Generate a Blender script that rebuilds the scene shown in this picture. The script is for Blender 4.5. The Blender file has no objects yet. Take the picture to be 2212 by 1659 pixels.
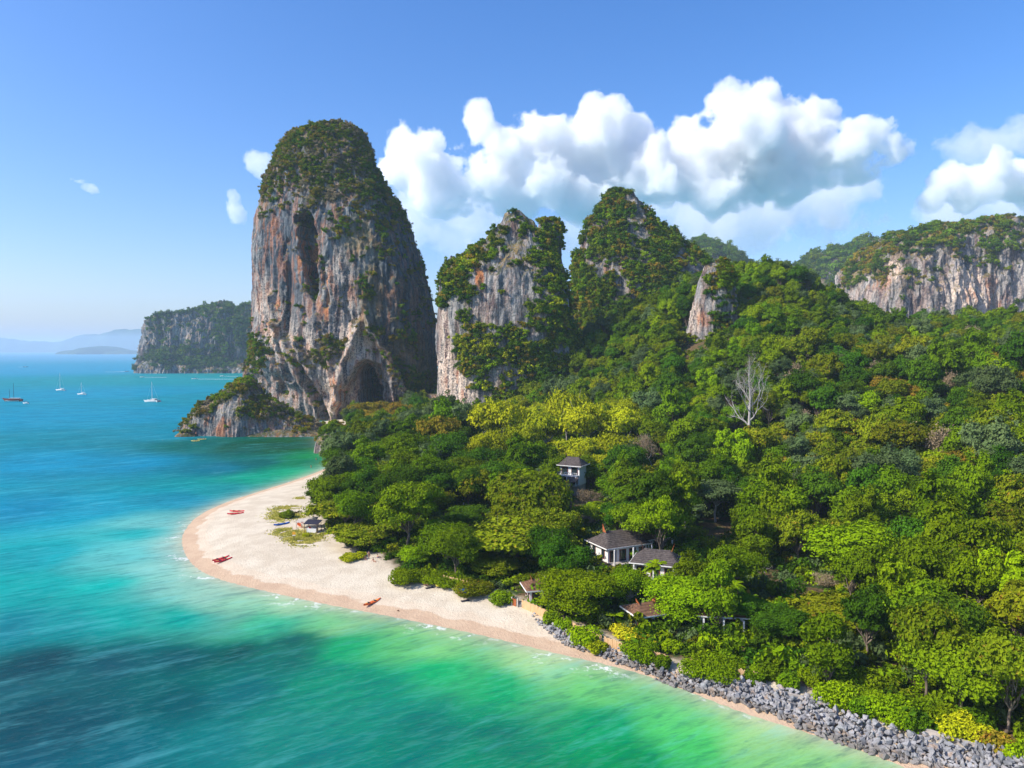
import bpy, math, random, time
import numpy as np
from mathutils import Vector, Matrix
T0 = time.time()
RNG = np.random.default_rng(7)
random.seed(7)
SC = bpy.context.scene
COL = SC.collection
CURVED = True

# ------------------------------------------------------------------ camera
F = 1579.0                      # focal length in units of a picture 2212 wide
CAMH = 50.0
TILT = math.radians(2.665)
cam_d = bpy.data.cameras.new('camera')
cam_d.sensor_width = 36.0
cam_d.lens = 36.0 * F / 2212.0
cam_d.clip_start = 0.5
cam_d.clip_end = 90000.0
cam = bpy.data.objects.new('camera', cam_d)
cam.location = (0, 0, CAMH)
cam.rotation_euler = (math.radians(90) - TILT, 0, 0)
COL.objects.link(cam)
SC.camera = cam

# ------------------------------------------------------------------ light
SUN_EL = math.radians(40)
SUN_DIR = np.array([-0.951 * math.cos(SUN_EL), -0.309 * math.cos(SUN_EL), math.sin(SUN_EL)])   # towards the sun
SUN_ROT = math.atan2(SUN_DIR[0], SUN_DIR[1])
world = bpy.data.worlds.new('World')
SC.world = world
world.use_nodes = True
wn = world.node_tree
wn.nodes.clear()
sky = wn.nodes.new('ShaderNodeTexSky')
sky.sky_type = 'NISHITA'
sky.sun_disc = False
sky.sun_elevation = SUN_EL
sky.sun_rotation = SUN_ROT
sky.altitude = 0
sky.air_density = 1.0
sky.dust_density = 1.6
sky.ozone_density = 3.0
hs = wn.nodes.new('ShaderNodeHueSaturation')
hs.inputs['Saturation'].default_value = 1.30
hs.inputs['Value'].default_value = 1.0
mulc = wn.nodes.new('ShaderNodeMix'); mulc.data_type = 'RGBA'; mulc.blend_type = 'MULTIPLY'
mulc.inputs[0].default_value = 1.0
mulc.inputs[7].default_value = (0.92, 0.90, 1.06, 1)
bg = wn.nodes.new('ShaderNodeBackground')
bg.inputs['Strength'].default_value = 0.15
wo = wn.nodes.new('ShaderNodeOutputWorld')
wn.links.new(sky.outputs[0], hs.inputs['Color'])
wn.links.new(hs.outputs[0], mulc.inputs[6])
wn.links.new(mulc.outputs[2], bg.inputs['Color'])
wn.links.new(bg.outputs[0], wo.inputs['Surface'])

sun_d = bpy.data.lights.new('sun', 'SUN')
sun_d.energy = 4.3
sun_d.angle = math.radians(0.55)
sun_d.color = (1.0, 0.93, 0.80)
sun = bpy.data.objects.new('sun', sun_d)
sun.rotation_euler = Vector(SUN_DIR.tolist()).to_track_quat('Z', 'Y').to_euler()
sun.location = (-300, -150, 400)
COL.objects.link(sun)

SC.view_settings.view_transform = 'Standard'
SC.view_settings.look = 'None'
SC.view_settings.exposure = 0.55
SC.view_settings.gamma = 1.0
SC.view_settings.use_curve_mapping = False
SC.render.engine = 'CYCLES'
SC.cycles.max_bounces = 14
SC.cycles.diffuse_bounces = 3
SC.cycles.glossy_bounces = 2
SC.cycles.transmission_bounces = 3
SC.cycles.volume_bounces = 12
SC.cycles.transparent_max_bounces = 12
SC.cycles.use_denoising = True
SC.cycles.caustics_reflective = False
SC.cycles.caustics_refractive = False
SC.cycles.sample_clamp_indirect = 6.0

# ------------------------------------------------------------------ places
ST, CT = math.sin(TILT), math.cos(TILT)
def ray(u, v):
    a = (u - 1106.0) / F
    c = (829.5 - v) / F
    return np.array([a, CT + c * ST, -ST + c * CT])
def G(u, v, z=0.0):
    """the place at height z seen in that direction"""
    r = ray(u, v)
    t = (z - CAMH) / r[2]
    return np.array([r[0] * t, r[1] * t, z])
def D(u, v, y):
    """the place at distance y seen in that direction"""
    r = ray(u, v)
    t = y / r[1]
    return np.array([r[0] * t, y, CAMH + r[2] * t])
def proj(P):
    P = np.asarray(P, float)
    x, y, z = P[..., 0], P[..., 1], P[..., 2] - CAMH
    fw = y * CT - z * ST
    up = y * ST + z * CT
    fw = np.where(fw < 1, 1, fw)
    return 1106 + F * x / fw, 829.5 - F * up / fw

# ------------------------------------------------------------------ noise
_perm = np.random.default_rng(3).permutation(256)
_perm = np.concatenate([_perm, _perm]).astype(np.int64)
_g = np.random.default_rng(5).normal(size=(256, 3)); _g /= np.linalg.norm(_g, axis=1)[:, None]
def perlin(x, y, z):
    x, y, z = np.broadcast_arrays(x, y, z)
    xi = np.floor(x).astype(np.int64); yi = np.floor(y).astype(np.int64); zi = np.floor(z).astype(np.int64)
    xf = x - xi; yf = y - yi; zf = z - zi
    xi &= 255; yi &= 255; zi &= 255
    u = xf * xf * xf * (xf * (xf * 6 - 15) + 10)
    v = yf * yf * yf * (yf * (yf * 6 - 15) + 10)
    w = zf * zf * zf * (zf * (zf * 6 - 15) + 10)
    def g(a, b, c):
        h = _perm[_perm[_perm[(xi + a) & 255] + ((yi + b) & 255)] + ((zi + c) & 255)]
        q = _g[h]
        return q[..., 0] * (xf - a) + q[..., 1] * (yf - b) + q[..., 2] * (zf - c)
    x00 = g(0,0,0) * (1-u) + g(1,0,0) * u
    x10 = g(0,1,0) * (1-u) + g(1,1,0) * u
    x01 = g(0,0,1) * (1-u) + g(1,0,1) * u
    x11 = g(0,1,1) * (1-u) + g(1,1,1) * u
    return 1.6 * ((x00 * (1-v) + x10 * v) * (1-w) + (x01 * (1-v) + x11 * v) * w)
def fbm(x, y, z, oct=4, gain=0.5):
    s = 0; a = 1; t = 0
    for k in range(oct):
        s = s + a * perlin(x * 2**k + 17.3 * k, y * 2**k - 9.1 * k, z * 2**k + 4.7 * k); t += a; a *= gain
    return s / t
def ridged(x, y, z, oct=3):
    s = 0; a = 1; t = 0
    for k in range(oct):
        s = s + a * (1 - 2 * np.abs(perlin(x * 2**k + 3.3 * k, y * 2**k + 8.1 * k, z * 2**k))); t += a; a *= 0.5
    return s / t
def sstep(a, b, x):
    t = np.clip((x - a) / (b - a), 0, 1)
    return t * t * (3 - 2 * t)

# ------------------------------------------------------------------ meshes
def mesh_np(name, V, Fq, mats=(), smooth=True, attrs=None, mat_index=None):
    """Fq: one (n,k) array or a list of such arrays"""
    if not isinstance(Fq, list): Fq = [Fq]
    me = bpy.data.meshes.new(name)
    V = np.ascontiguousarray(V, dtype=np.float32).reshape(-1, 3)
    loops = np.concatenate([f.ravel() for f in Fq]).astype(np.int32)
    cnt = np.concatenate([np.full(len(f), f.shape[1]) for f in Fq]).astype(np.int32)
    start = np.concatenate([[0], np.cumsum(cnt)[:-1]]).astype(np.int32)
    me.vertices.add(len(V)); me.vertices.foreach_set('co', V.ravel())
    me.loops.add(len(loops)); me.loops.foreach_set('vertex_index', loops)
    me.polygons.add(len(cnt)); me.polygons.foreach_set('loop_start', start)
    for m in mats: me.materials.append(m)
    if mat_index is not None: me.polygons.foreach_set('material_index', np.asarray(mat_index, np.int32))
    me.polygons.foreach_set('use_smooth', np.full(len(cnt), bool(smooth)))
    for k, a in (attrs or {}).items():
        a = np.asarray(a, np.float32)
        if a.ndim == 1:
            at = me.attributes.new(k, 'FLOAT', 'POINT'); at.data.foreach_set('value', a)
        else:
            if a.shape[1] == 3: a = np.concatenate([a, np.ones((len(a), 1), np.float32)], 1)
            at = me.attributes.new(k, 'FLOAT_COLOR', 'POINT'); at.data.foreach_set('color', a.ravel())
    me.update(calc_edges=True)
    me.validate()
    return me
def obj(name, me, parent=None, loc=None, **props):
    o = bpy.data.objects.new(name, me)
    COL.objects.link(o)
    if parent is not None: o.parent = parent
    if loc is not None: o.location = loc
    for k, v in props.items(): o[k] = v
    return o
def empty(name, loc, rz=0.0, **props):
    o = bpy.data.objects.new(name, None)
    COL.objects.link(o)
    o.empty_display_size = 0.5
    o.location = loc; o.rotation_euler = (0, 0, rz)
    for k, v in props.items(): o[k] = v
    return o
def grid_faces(ni, nj, wrap_j=False):
    i = np.arange(ni - 1)[:, None]
    j = np.arange(nj if wrap_j else nj - 1)[None, :]
    j2 = (j + 1) % nj
    a = i * nj + j; b = i * nj + j2; c = (i + 1) * nj + j2; d = (i + 1) * nj + j
    return np.stack(np.broadcast_arrays(a, b, c, d), -1).reshape(-1, 4)

class MB:
    """collects simple solids for one part"""
    def __init__(s): s.v = []; s.f = []; s.n = 0
    def add(s, V, Fs):
        V = np.asarray(V, float).reshape(-1, 3)
        for f in Fs: s.f.append([k + s.n for k in f])
        s.v.extend(V.tolist()); s.n += len(V)
        return s
    def box(s, c, size, rz=0.0, rx=0.0):
        c = np.asarray(c, float); h = np.asarray(size, float) / 2
        P = np.array([[x, y, z] for x in (-1, 1) for y in (-1, 1) for z in (-1, 1)]) * h
        if rx: P = P @ np.array([[1,0,0],[0,math.cos(rx),-math.sin(rx)],[0,math.sin(rx),math.cos(rx)]]).T
        if rz: P = P @ np.array([[math.cos(rz),-math.sin(rz),0],[math.sin(rz),math.cos(rz),0],[0,0,1]]).T
        return s.add(P + c, [(0,1,3,2),(4,6,7,5),(0,4,5,1),(2,3,7,6),(0,2,6,4),(1,5,7,3)])
    def tube(s, pts, rad, n=6, cap=True):
        pts = np.asarray(pts, float); rad = np.broadcast_to(np.asarray(rad, float), (len(pts),))
        V = []
        for k, p in enumerate(pts):
            d = pts[min(k + 1, len(pts) - 1)] - pts[max(k - 1, 0)]
            d = d / (np.linalg.norm(d) + 1e-9)
            a = np.cross(d, [0.31, 0.95, 0.02] if abs(d[2]) > 0.8 else [0, 0, 1]); a /= np.linalg.norm(a) + 1e-9
            b = np.cross(d, a)
            for q in range(n):
                t = 2 * math.pi * q / n
                V.append(p + rad[k] * (a * math.cos(t) + b * math.sin(t)))
        Fs = [(k*n+q, k*n+(q+1)%n, (k+1)*n+(q+1)%n, (k+1)*n+q) for k in range(len(pts)-1) for q in range(n)]
        if cap: Fs += [tuple(range(n))[::-1], tuple((len(pts)-1)*n+q for q in range(n))]
        return s.add(V, Fs)
    def ell(s, c, r, n=10, m=7):
        V = []; Fs = []
        for i in range(m + 1):
            a = math.pi * i / m
            for j in range(n):
                b = 2 * math.pi * j / n
                V.append([c[0] + r[0]*math.sin(a)*math.cos(b), c[1] + r[1]*math.sin(a)*math.sin(b), c[2] + r[2]*math.cos(a)])
        for i in range(m):
            for j in range(n): Fs.append((i*n+j, i*n+(j+1)%n, (i+1)*n+(j+1)%n, (i+1)*n+j))
        return s.add(V, Fs)
    def mesh(s, name, mat, smooth=False):
        me = bpy.data.meshes.new(name)
        me.from_pydata(s.v, [], s.f)
        me.materials.append(mat)
        if smooth: me.polygons.foreach_set('use_smooth', np.ones(len(me.polygons), bool))
        me.update()
        return me
    def build(s, name, mat, parent=None, smooth=False, **props):
        return obj(name, s.mesh(name, mat, smooth), parent, **props)

# ------------------------------------------------------------------ materials
class NT:
    def __init__(s, name):
        s.m = bpy.data.materials.new(name); s.m.use_nodes = True
        s.t = s.m.node_tree; s.t.nodes.clear()
        s.out = s.t.nodes.new('ShaderNodeOutputMaterial')
    def n(s, typ, **kw):
        nd = s.t.nodes.new(typ)
        for k, v in kw.items(): setattr(nd, k, v)
        return nd
    def set(s, sock, val):
        if hasattr(val, 'is_output') or isinstance(val, bpy.types.NodeSocket): s.t.links.new(val, sock)
        elif isinstance(val, (tuple, list)) and len(val) == 3 and sock.type == 'RGBA': sock.default_value = (*val, 1)
        else: sock.default_value = val
    def coords(s, kind='Object'): return s.n('ShaderNodeTexCoord').outputs[kind]
    def mapping(s, vec, scale=(1,1,1), rot=(0,0,0)):
        m = s.n('ShaderNodeMapping'); s.set(m.inputs['Vector'], vec)
        m.inputs['Scale'].default_value = scale; m.inputs['Rotation'].default_value = rot
        return m.outputs[0]
    def noise(s, vec, scale=1.0, detail=4, rough=0.55, dist=0.0):
        m = s.n('ShaderNodeTexNoise'); s.set(m.inputs['Vector'], vec)
        m.inputs['Scale'].default_value = scale; m.inputs['Detail'].default_value = detail
        m.inputs['Roughness'].default_value = rough; m.inputs['Distortion'].default_value = dist
        return m.outputs[0]
    def ramp(s, fac, a, b, ca=0.0, cb=1.0):
        m = s.n('ShaderNodeMapRange'); s.set(m.inputs[0], fac)
        m.interpolation_type = 'SMOOTHSTEP'
        for k, v in zip((1, 2, 3, 4), (a, b, ca, cb)): m.inputs[k].default_value = v
        return m.outputs[0]
    def mix(s, fac, a, b, mode='MIX'):
        m = s.n('ShaderNodeMix'); m.data_type = 'RGBA'; m.blend_type = mode
        s.set(m.inputs[0], fac); s.set(m.inputs[6], a); s.set(m.inputs[7], b)
        return m.outputs[2]
    def math(s, op, a, b=0.0, c=0.0):
        m = s.n('ShaderNodeMath'); m.operation = op
        s.set(m.inputs[0], a); s.set(m.inputs[1], b); s.set(m.inputs[2], c)
        return m.outputs[0]
    def attr(s, name, out='Fac'):
        m = s.n('ShaderNodeAttribute'); m.attribute_name = name
        return m.outputs[out]
    def bump(s, h, strength=0.5, dist=1.0, normal=None):
        m = s.n('ShaderNodeBump'); s.set(m.inputs['Height'], h)
        m.inputs['Strength'].default_value = strength; m.inputs['Distance'].default_value = dist
        if normal is not None: s.set(m.inputs['Normal'], normal)
        return m.outputs[0]
    def principled(s, color, rough=0.8, spec=0.3, normal=None, **kw):
        p = s.n('ShaderNodeBsdfPrincipled')
        s.set(p.inputs['Base Color'], color); s.set(p.inputs['Roughness'], rough)
        s.set(p.inputs['Specular IOR Level'], spec)
        if normal is not None: s.set(p.inputs['Normal'], normal)
        for k, v in kw.items(): s.set(p.inputs[k.replace('_', ' ')], v)
        s.t.links.new(p.outputs[0], s.out.inputs['Surface'])
        return p
def plain(name, col, rough=0.6, spec=0.3, var=0.15, scale=3.0):
    t = NT(name)
    nz = t.noise(t.coords(), scale, 4)
    c = t.mix(t.ramp(nz, 0.3, 0.7), tuple(x * (1 - var) for x in col), tuple(min(1, x * (1 + var)) for x in col))
    t.principled(c, rough, spec)
    return t.m

# ------------------------------------------------------------------ rock
def rock_material(name='limestone', sc=1.0):
    t = NT(name)
    P = t.coords()
    streak = t.noise(t.mapping(P, (0.30 * sc, 0.30 * sc, 0.034 * sc)), 1.0, 5, 0.62, 0.8)
    streak2 = t.noise(t.mapping(P, (1.1 * sc, 1.1 * sc, 0.10 * sc)), 1.0, 3, 0.6, 0.5)
    big = t.noise(t.mapping(P, (0.035 * sc, 0.035 * sc, 0.018 * sc)), 1.0, 5, 0.6)
    fine = t.noise(P, 0.9 * sc, 6, 0.65)
    base = t.mix(t.ramp(streak, 0.36, 0.64), (0.045, 0.060, 0.080), (0.42, 0.41, 0.39))
    base = t.mix(t.ramp(streak2, 0.42, 0.68, 0.0, 0.65), base, (0.075, 0.085, 0.095))
    # darker weathered skin; also shade painted on the tower and the pointed peak
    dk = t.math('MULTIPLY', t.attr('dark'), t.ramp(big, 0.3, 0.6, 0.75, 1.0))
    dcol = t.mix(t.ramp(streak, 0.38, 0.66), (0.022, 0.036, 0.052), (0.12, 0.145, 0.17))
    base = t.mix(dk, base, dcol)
    # cream flowstone
    cr = t.math('MULTIPLY', t.attr('cream'), t.ramp(t.math('ADD', t.math('MULTIPLY', fine, 0.5), t.math('MULTIPLY', streak, 0.5)), 0.40, 0.56))
    ccol = t.mix(t.ramp(fine, 0.35, 0.65), (0.60, 0.43, 0.31), (0.80, 0.67, 0.54))
    base = t.mix(cr, base, ccol)
    # rust
    og = t.math('MULTIPLY', t.attr('rust'), t.ramp(t.noise(t.mapping(P, (0.22 * sc, 0.22 * sc, 0.05 * sc)), 1.0, 4, 0.6), 0.46, 0.60))
    base = t.mix(og, base, t.mix(t.ramp(fine, 0.4, 0.6), (0.40, 0.12, 0.045), (0.62, 0.26, 0.10)))
    # lichen and dry turf on what looks up
    geo = t.n('ShaderNodeNewGeometry')
    sep = t.n('ShaderNodeSeparateXYZ'); t.set(sep.inputs[0], geo.outputs['Normal'])
    upw = t.math('MULTIPLY', t.ramp(sep.outputs[2], 0.28, 0.62), t.ramp(fine, 0.35, 0.55))
    veg = t.math('MAXIMUM', upw, t.math('MULTIPLY', t.attr('veg'), t.ramp(big, 0.34, 0.5)))
    vcol = t.mix(t.ramp(t.noise(P, 0.12 * sc, 4), 0.42, 0.6), (0.06, 0.07, 0.02), (0.24, 0.17, 0.06))
    base = t.mix(veg, base, vcol)
    base = t.mix(t.ramp(fine, 0.28, 0.46, 0.55, 0.0), base, (0.03, 0.035, 0.04))
    h = t.math('ADD', t.math('MULTIPLY', streak2, 0.8), t.math('MULTIPLY', fine, 1.0))
    nb = t.bump(h, 0.9, 1.4 / sc)
    t.principled(base, 0.9, 0.15, nb)
    return t.m
M = {}
M['rock'] = rock_material()
M['rock_far'] = rock_material('limestone_far', 0.45)

def leaf_material(name, ca, cb, accent=None, amount=0.12, hue=0.035, sat=1.0):
    t = NT(name)
    info = t.n('ShaderNodeObjectInfo')
    geo = t.n('ShaderNodeNewGeometry')
    P = geo.outputs['Position']
    nz = t.noise(P, 0.45, 3)
    c = t.mix(t.ramp(nz, 0.35, 0.65), ca, cb)
    wn_ = t.n('ShaderNodeTexWhiteNoise'); wn_.noise_dimensions = '3D'
    t.set(wn_.inputs['Vector'], t.mapping(P, (1.6, 1.6, 1.6)))
    fine = t.noise(P, 2.4, 2)
    c = t.mix(t.ramp(fine, 0.3, 0.7, 0.0, 0.55), c, tuple(min(1, x * 1.7) for x in cb))
    if accent is not None:
        c = t.mix(t.ramp(t.noise(P, 1.1, 3), 0.66 - amount, 0.72 - amount), c, accent)
    h = t.n('ShaderNodeHueSaturation')
    t.set(h.inputs['Color'], c)
    h.inputs['Saturation'].default_value = sat
    t.set(h.inputs['Hue'], t.ramp(info.outputs['Random'], 0, 1, 0.5 - hue, 0.5 + hue * 0.6))
    t.set(h.inputs['Value'], t.ramp(t.math('FRACT', t.math('MULTIPLY', info.outputs['Random'], 7.31)), 0, 1, 0.72, 1.25))
    c = h.outputs[0]
    d = t.n('ShaderNodeBsdfDiffuse'); t.set(d.inputs['Color'], c)
    tr = t.n('ShaderNodeBsdfTranslucent'); t.set(tr.inputs['Color'], t.mix(0.5, c, (0.22, 0.30, 0.02), 'MIX'))
    ms = t.n('ShaderNodeMixShader'); ms.inputs[0].default_value = 0.20
    t.t.links.new(d.outputs[0], ms.inputs[1]); t.t.links.new(tr.outputs[0], ms.inputs[2])
    t.t.links.new(ms.outputs[0], t.out.inputs['Surface'])
    return t.m
LEAF = {
    'mid':    leaf_material('leaf_mid', (0.057, 0.114, 0.0030), (0.124, 0.205, 0.0037), hue=.02),
    'dark':   leaf_material('leaf_dark', (0.025, 0.067, 0.0045), (0.054, 0.119, 0.0053), hue=.02),
    'bright': leaf_material('leaf_bright', (0.101, 0.176, 0.0023), (0.182, 0.271, 0.0030), hue=0.012),
    'lime':   leaf_material('leaf_lime', (0.188, 0.233, 0.0055), (0.345, 0.368, 0.0083), hue=0.01),
    'olive':  leaf_material('leaf_olive', (0.074, 0.114, 0.0045), (0.166, 0.200, 0.0061), (0.279, 0.174, 0.0227), 0.05, hue=.018),
    'grey':   leaf_material('leaf_grey', (0.051, 0.088, 0.0278), (0.101, 0.148, 0.0524), hue=0.012),
    'amber':  leaf_material('leaf_amber', (0.108, 0.124, 0.0091), (0.231, 0.182, 0.0151), (0.347, 0.182, 0.0227), 0.12, hue=.015),
    'dry':    leaf_material('leaf_dry', (0.154, 0.116, 0.0617), (0.269, 0.202, 0.1145), hue=0.01, sat=0.9),
    'yellow': leaf_material('leaf_yellow', (0.404, 0.328, 0.0088), (0.498, 0.489, 0.0176), hue=0.01),
}
def bark_material(name, a, b):
    t = NT(name); P = t.coords()
    nz = t.noise(t.mapping(P, (3, 3, 0.8)), 1.0, 5, 0.6)
    t.principled(t.mix(t.ramp(nz, 0.35, 0.65), a, b), 0.9, 0.1, t.bump(nz, 0.6, 0.2))
    return t.m
M['bark'] = bark_material('bark', (0.10, 0.075, 0.055), (0.24, 0.19, 0.145))
M['bark_pale'] = bark_material('bark_pale', (0.28, 0.26, 0.245), (0.48, 0.45, 0.42))
M['white'] = plain('white_paint', (0.78, 0.77, 0.74), 0.5, 0.4, 0.04)
M['dark_glass'] = plain('dark_glass', (0.02, 0.03, 0.035), 0.12, 0.6, 0.1)
M['red'] = plain('red_plastic', (0.62, 0.02, 0.03), 0.35, 0.5, 0.08)
M['orange'] = plain('orange_red', (0.75, 0.14, 0.03), 0.5, 0.4, 0.08)
M['blue'] = plain('blue_plastic', (0.01, 0.10, 0.45), 0.35, 0.5, 0.08)
M['yellow'] = plain('yellow_plastic', (0.80, 0.62, 0.08), 0.4, 0.4, 0.08)
M['wood'] = plain('dark_wood', (0.13, 0.065, 0.04), 0.8, 0.2, 0.3)
M['hull_blue'] = plain('navy_paint', (0.02, 0.03, 0.06), 0.4, 0.4, 0.1)
M['teak'] = plain('red_brown_wood', (0.22, 0.05, 0.03), 0.6, 0.3, 0.2)
M['skin'] = plain('skin', (0.45, 0.22, 0.14), 0.6, 0.3, 0.06)
M['cloth_dark'] = plain('dark_cloth', (0.03, 0.03, 0.05), 0.9, 0.1, 0.2)
M['cloth_pink'] = plain('pink_cloth', (0.6, 0.18, 0.16), 0.9, 0.1, 0.2)
M['steel'] = plain('pale_metal', (0.62, 0.63, 0.64), 0.35, 0.5, 0.05)
M['concrete'] = plain('concrete', (0.42, 0.38, 0.34), 0.9, 0.1, 0.25, 0.8)
M['terracotta'] = plain('terracotta', (0.42, 0.13, 0.05), 0.85, 0.1, 0.25, 1.0)

def stone_material():
    t = NT('broken_stone'); P = t.coords(); info = t.n('ShaderNodeObjectInfo')
    W = t.n('ShaderNodeNewGeometry').outputs['Position']
    cell = t.noise(W, 0.55, 1)
    nz = t.noise(W, 5, 5, 0.65)
    c = t.mix(t.ramp(cell, 0.3, 0.7), (0.10, 0.11, 0.125), (0.36, 0.36, 0.37))
    c = t.mix(t.ramp(info.outputs['Random'], 0.0, 1.0, 0.0, 0.5), c, (0.36, 0.34, 0.33))
    c = t.mix(t.ramp(t.noise(W, 0.9, 2), 0.58, 0.68, 0, 0.6), c, (0.36, 0.24, 0.15))
    zs = t.n('ShaderNodeSeparateXYZ'); t.set(zs.inputs[0], W)
    c = t.mix(t.ramp(zs.outputs[2], 0.6, 1.1, 0.5, 0.0), c, (0.10, 0.075, 0.045))
    c = t.mix(t.ramp(nz, 0.3, 0.6, 0.4, 0.0), c, (0.08, 0.08, 0.085))
    t.principled(c, 0.85, 0.2, t.bump(nz, 0.5, 0.15))
    return t.m
M['stone'] = stone_material()
def fence_material():
    t = NT('bamboo'); P = t.coords()
    nz = t.noise(t.mapping(P, (14, 14, 0.4)), 1.0, 3)
    t.principled(t.mix(t.ramp(nz, 0.35, 0.65), (0.46, 0.27, 0.12), (0.72, 0.50, 0.28)), 0.7, 0.2, t.bump(nz, 0.5, 0.05))
    return t.m
M['bamboo'] = fence_material()
def roof_material(name, a, b):
    t = NT(name); P = t.coords('Object')
    wv = t.n('ShaderNodeTexWave'); wv.bands_direction = 'Z'
    t.set(wv.inputs['Vector'], P); wv.inputs['Scale'].default_value = 1.1; wv.inputs['Distortion'].default_value = 0.6
    nz = t.noise(P, 1.6, 5, 0.65)
    c = t.mix(t.ramp(nz, 0.3, 0.7), a, b)
    c = t.mix(t.ramp(wv.outputs['Fac'], 0.0, 0.35, 0.45, 0.0), c, tuple(x * 0.4 for x in a))
    t.principled(c, 0.85, 0.15, t.bump(wv.outputs['Fac'], 0.5, 0.08))
    return t.m
M['roof'] = roof_material('shingle_grey', (0.055, 0.045, 0.042), (0.12, 0.10, 0.09))
M['roof_red'] = roof_material('shingle_brown', (0.11, 0.055, 0.035), (0.21, 0.115, 0.065))

# ------------------------------------------------------------------ shoreline and terrain
SHORE_PX = [(2300,1830),(1990,1668),(1840,1612),(1700,1568),(1600,1537),(1500,1497),(1400,1458),(1300,1432),(1200,1410),
            (1100,1385),(1000,1362),(900,1342),(800,1322),(700,1304),(600,1282),(530,1266),(470,1250),(425,1228),(402,1200),
            (393,1170),(398,1148),(425,1115),(480,1088),(560,1062),(640,1037),(700,1015),(735,995),(742,985),(715,972),
            (700,955),(697,935),(690,922),(650,915)]
shore = [G(u, v)[:2] for u, v in SHORE_PX]
shore = np.array([[130, 20]] + [list(p) for p in shore] + [[-70, 620], [30, 760], [300, 1250], [1600, 2300], [2600, 1400], [2600, 20]])
def chaikin(P, n=2):
    for _ in range(n):
        Q = [P[0]]
        for a, b in zip(P[:-1], P[1:]): Q += [0.75 * a + 0.25 * b, 0.25 * a + 0.75 * b]
        Q.append(P[-1]); P = np.array(Q)
    return P
shore = chaikin(shore)
def seg_dist(X, Y, P, closed=True):
    X = np.asarray(X, float); d2 = np.full(X.shape, 1e18)
    n = len(P)
    for k in range(n if closed else n - 1):
        a = P[k]; b = P[(k + 1) % n]; e = b - a; L = e @ e + 1e-9
        t = np.clip(((X - a[0]) * e[0] + (Y - a[1]) * e[1]) / L, 0, 1)
        d2 = np.minimum(d2, (X - a[0] - t * e[0])**2 + (Y - a[1] - t * e[1])**2)
    return np.sqrt(d2)
def inside(X, Y, P):
    X = np.asarray(X, float); c = np.zeros(X.shape, bool); n = len(P); j = n - 1
    for i in range(n):
        xi, yi = P[i]; xj, yj = P[j]
        if yi != yj:
            c ^= ((yi > Y) != (yj > Y)) & (X < (xj - xi) * (Y - yi) / (yj - yi) + xi)
        j = i
    return c
def shore_sd(X, Y):
    d = seg_dist(X, Y, shore)
    return np.where(inside(X, Y, shore), d, -d)

# heights of the ground read off the canopy
HC = []
for u, v in [(700,1050),(800,1000),(900,1000),(1100,1000),(1250,930),(850,905),(1000,905),(1300,1100),(1300,1250),(1500,1250),
             (1500,1400),(1750,1500),(1950,1560),(1200,1200),(1000,1150),(800,1150),(1700,1250),(1850,1350),(2050,1420)]:
    p = G(u, v, 14.0); HC.append((p[0], p[1], 3.0))
for u, v, y in [(1300,880,330),(1250,800,400),(1450,850,310),(1500,950,255),(1620,900,270),(1450,750,370),(1400,650,440),
                (1600,585,425),(1740,560,445),(1800,640,430),(1900,665,470),(2050,668,440),(2212,655,410),(1700,700,350),
                (1700,850,270),(1900,780,320),(1900,900,240),(1750,1000,215),(2000,1000,195),(2100,1100,152),(2212,1200,128),
                (2212,1000,175),(2212,850,240),(2212,750,300),(1150,800,430),(1150,730,460),(1240,720,500),(1050,865,430),
                (2500,1000,170),(2600,800,300),(2100,760,340),(2050,880,245)]:
    p = D(u, v, y); HC.append((p[0], p[1], max(3.0, p[2] - (20.0 if y > 380 else 13.0))))
HC += [(60, 620, 60), (200, 620, 60), (350, 640, 55), (550, 600, 60), (700, 300, 90), (400, 900, 30), (-60, 560, 3), (-40, 520, 3), (200, 1100, 20), (-100, 620, 3), (900, 900, 30)]
HC = np.array(HC, float)
def _k(r): return r * r * np.log(r + 1e-6) * 1e-2
def rbf_fit(P, Z, reg):
    n = len(P); S = 100.0; Q = P / S
    r = np.linalg.norm(Q[:, None] - Q[None], axis=2)
    A = np.zeros((n + 3, n + 3)); A[:n, :n] = _k(r) + np.eye(n) * reg
    A[:n, n] = 1; A[:n, n+1:] = Q; A[n:, :n] = A[:n, n:].T
    w = np.linalg.solve(A, np.concatenate([Z, np.zeros((3,) + Z.shape[1:])]))
    def f(X, Y):
        X = np.asarray(X, float) / S; Y = np.asarray(Y, float) / S
        s = w[n] + w[n+1] * X + w[n+2] * Y
        for k in range(n): s = s + w[k] * _k(np.hypot(X - Q[k, 0], Y - Q[k, 1]))
        return s
    return f
hill_f = rbf_fit(HC[:, :2], HC[:, 2], 2e-4)
def terrain_z(X, Y):
    d = shore_sd(X, Y)
    beach = np.where(d > 0, 2.9 * (1 - np.exp(-np.maximum(d, 0) / 16.0)), np.maximum(0.10 * d, -9.0))
    hill = np.maximum(hill_f(X, Y) - 3.0, 0.0) * sstep(6, 60, d)
    far = sstep(500, 900, np.hypot(X, Y))
    hill = hill * (1 - far) + 25 * far * sstep(6, 60, d)
    hill = np.minimum(hill, 125)
    return beach + hill + 1.6 * fbm(X * .03, Y * .03, 0.5, 3) * sstep(30, 60, d) * (hill > 1) + 0.07 * fbm(X * .12, Y * .12, 9.5, 2) * sstep(1, 8, d)

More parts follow.
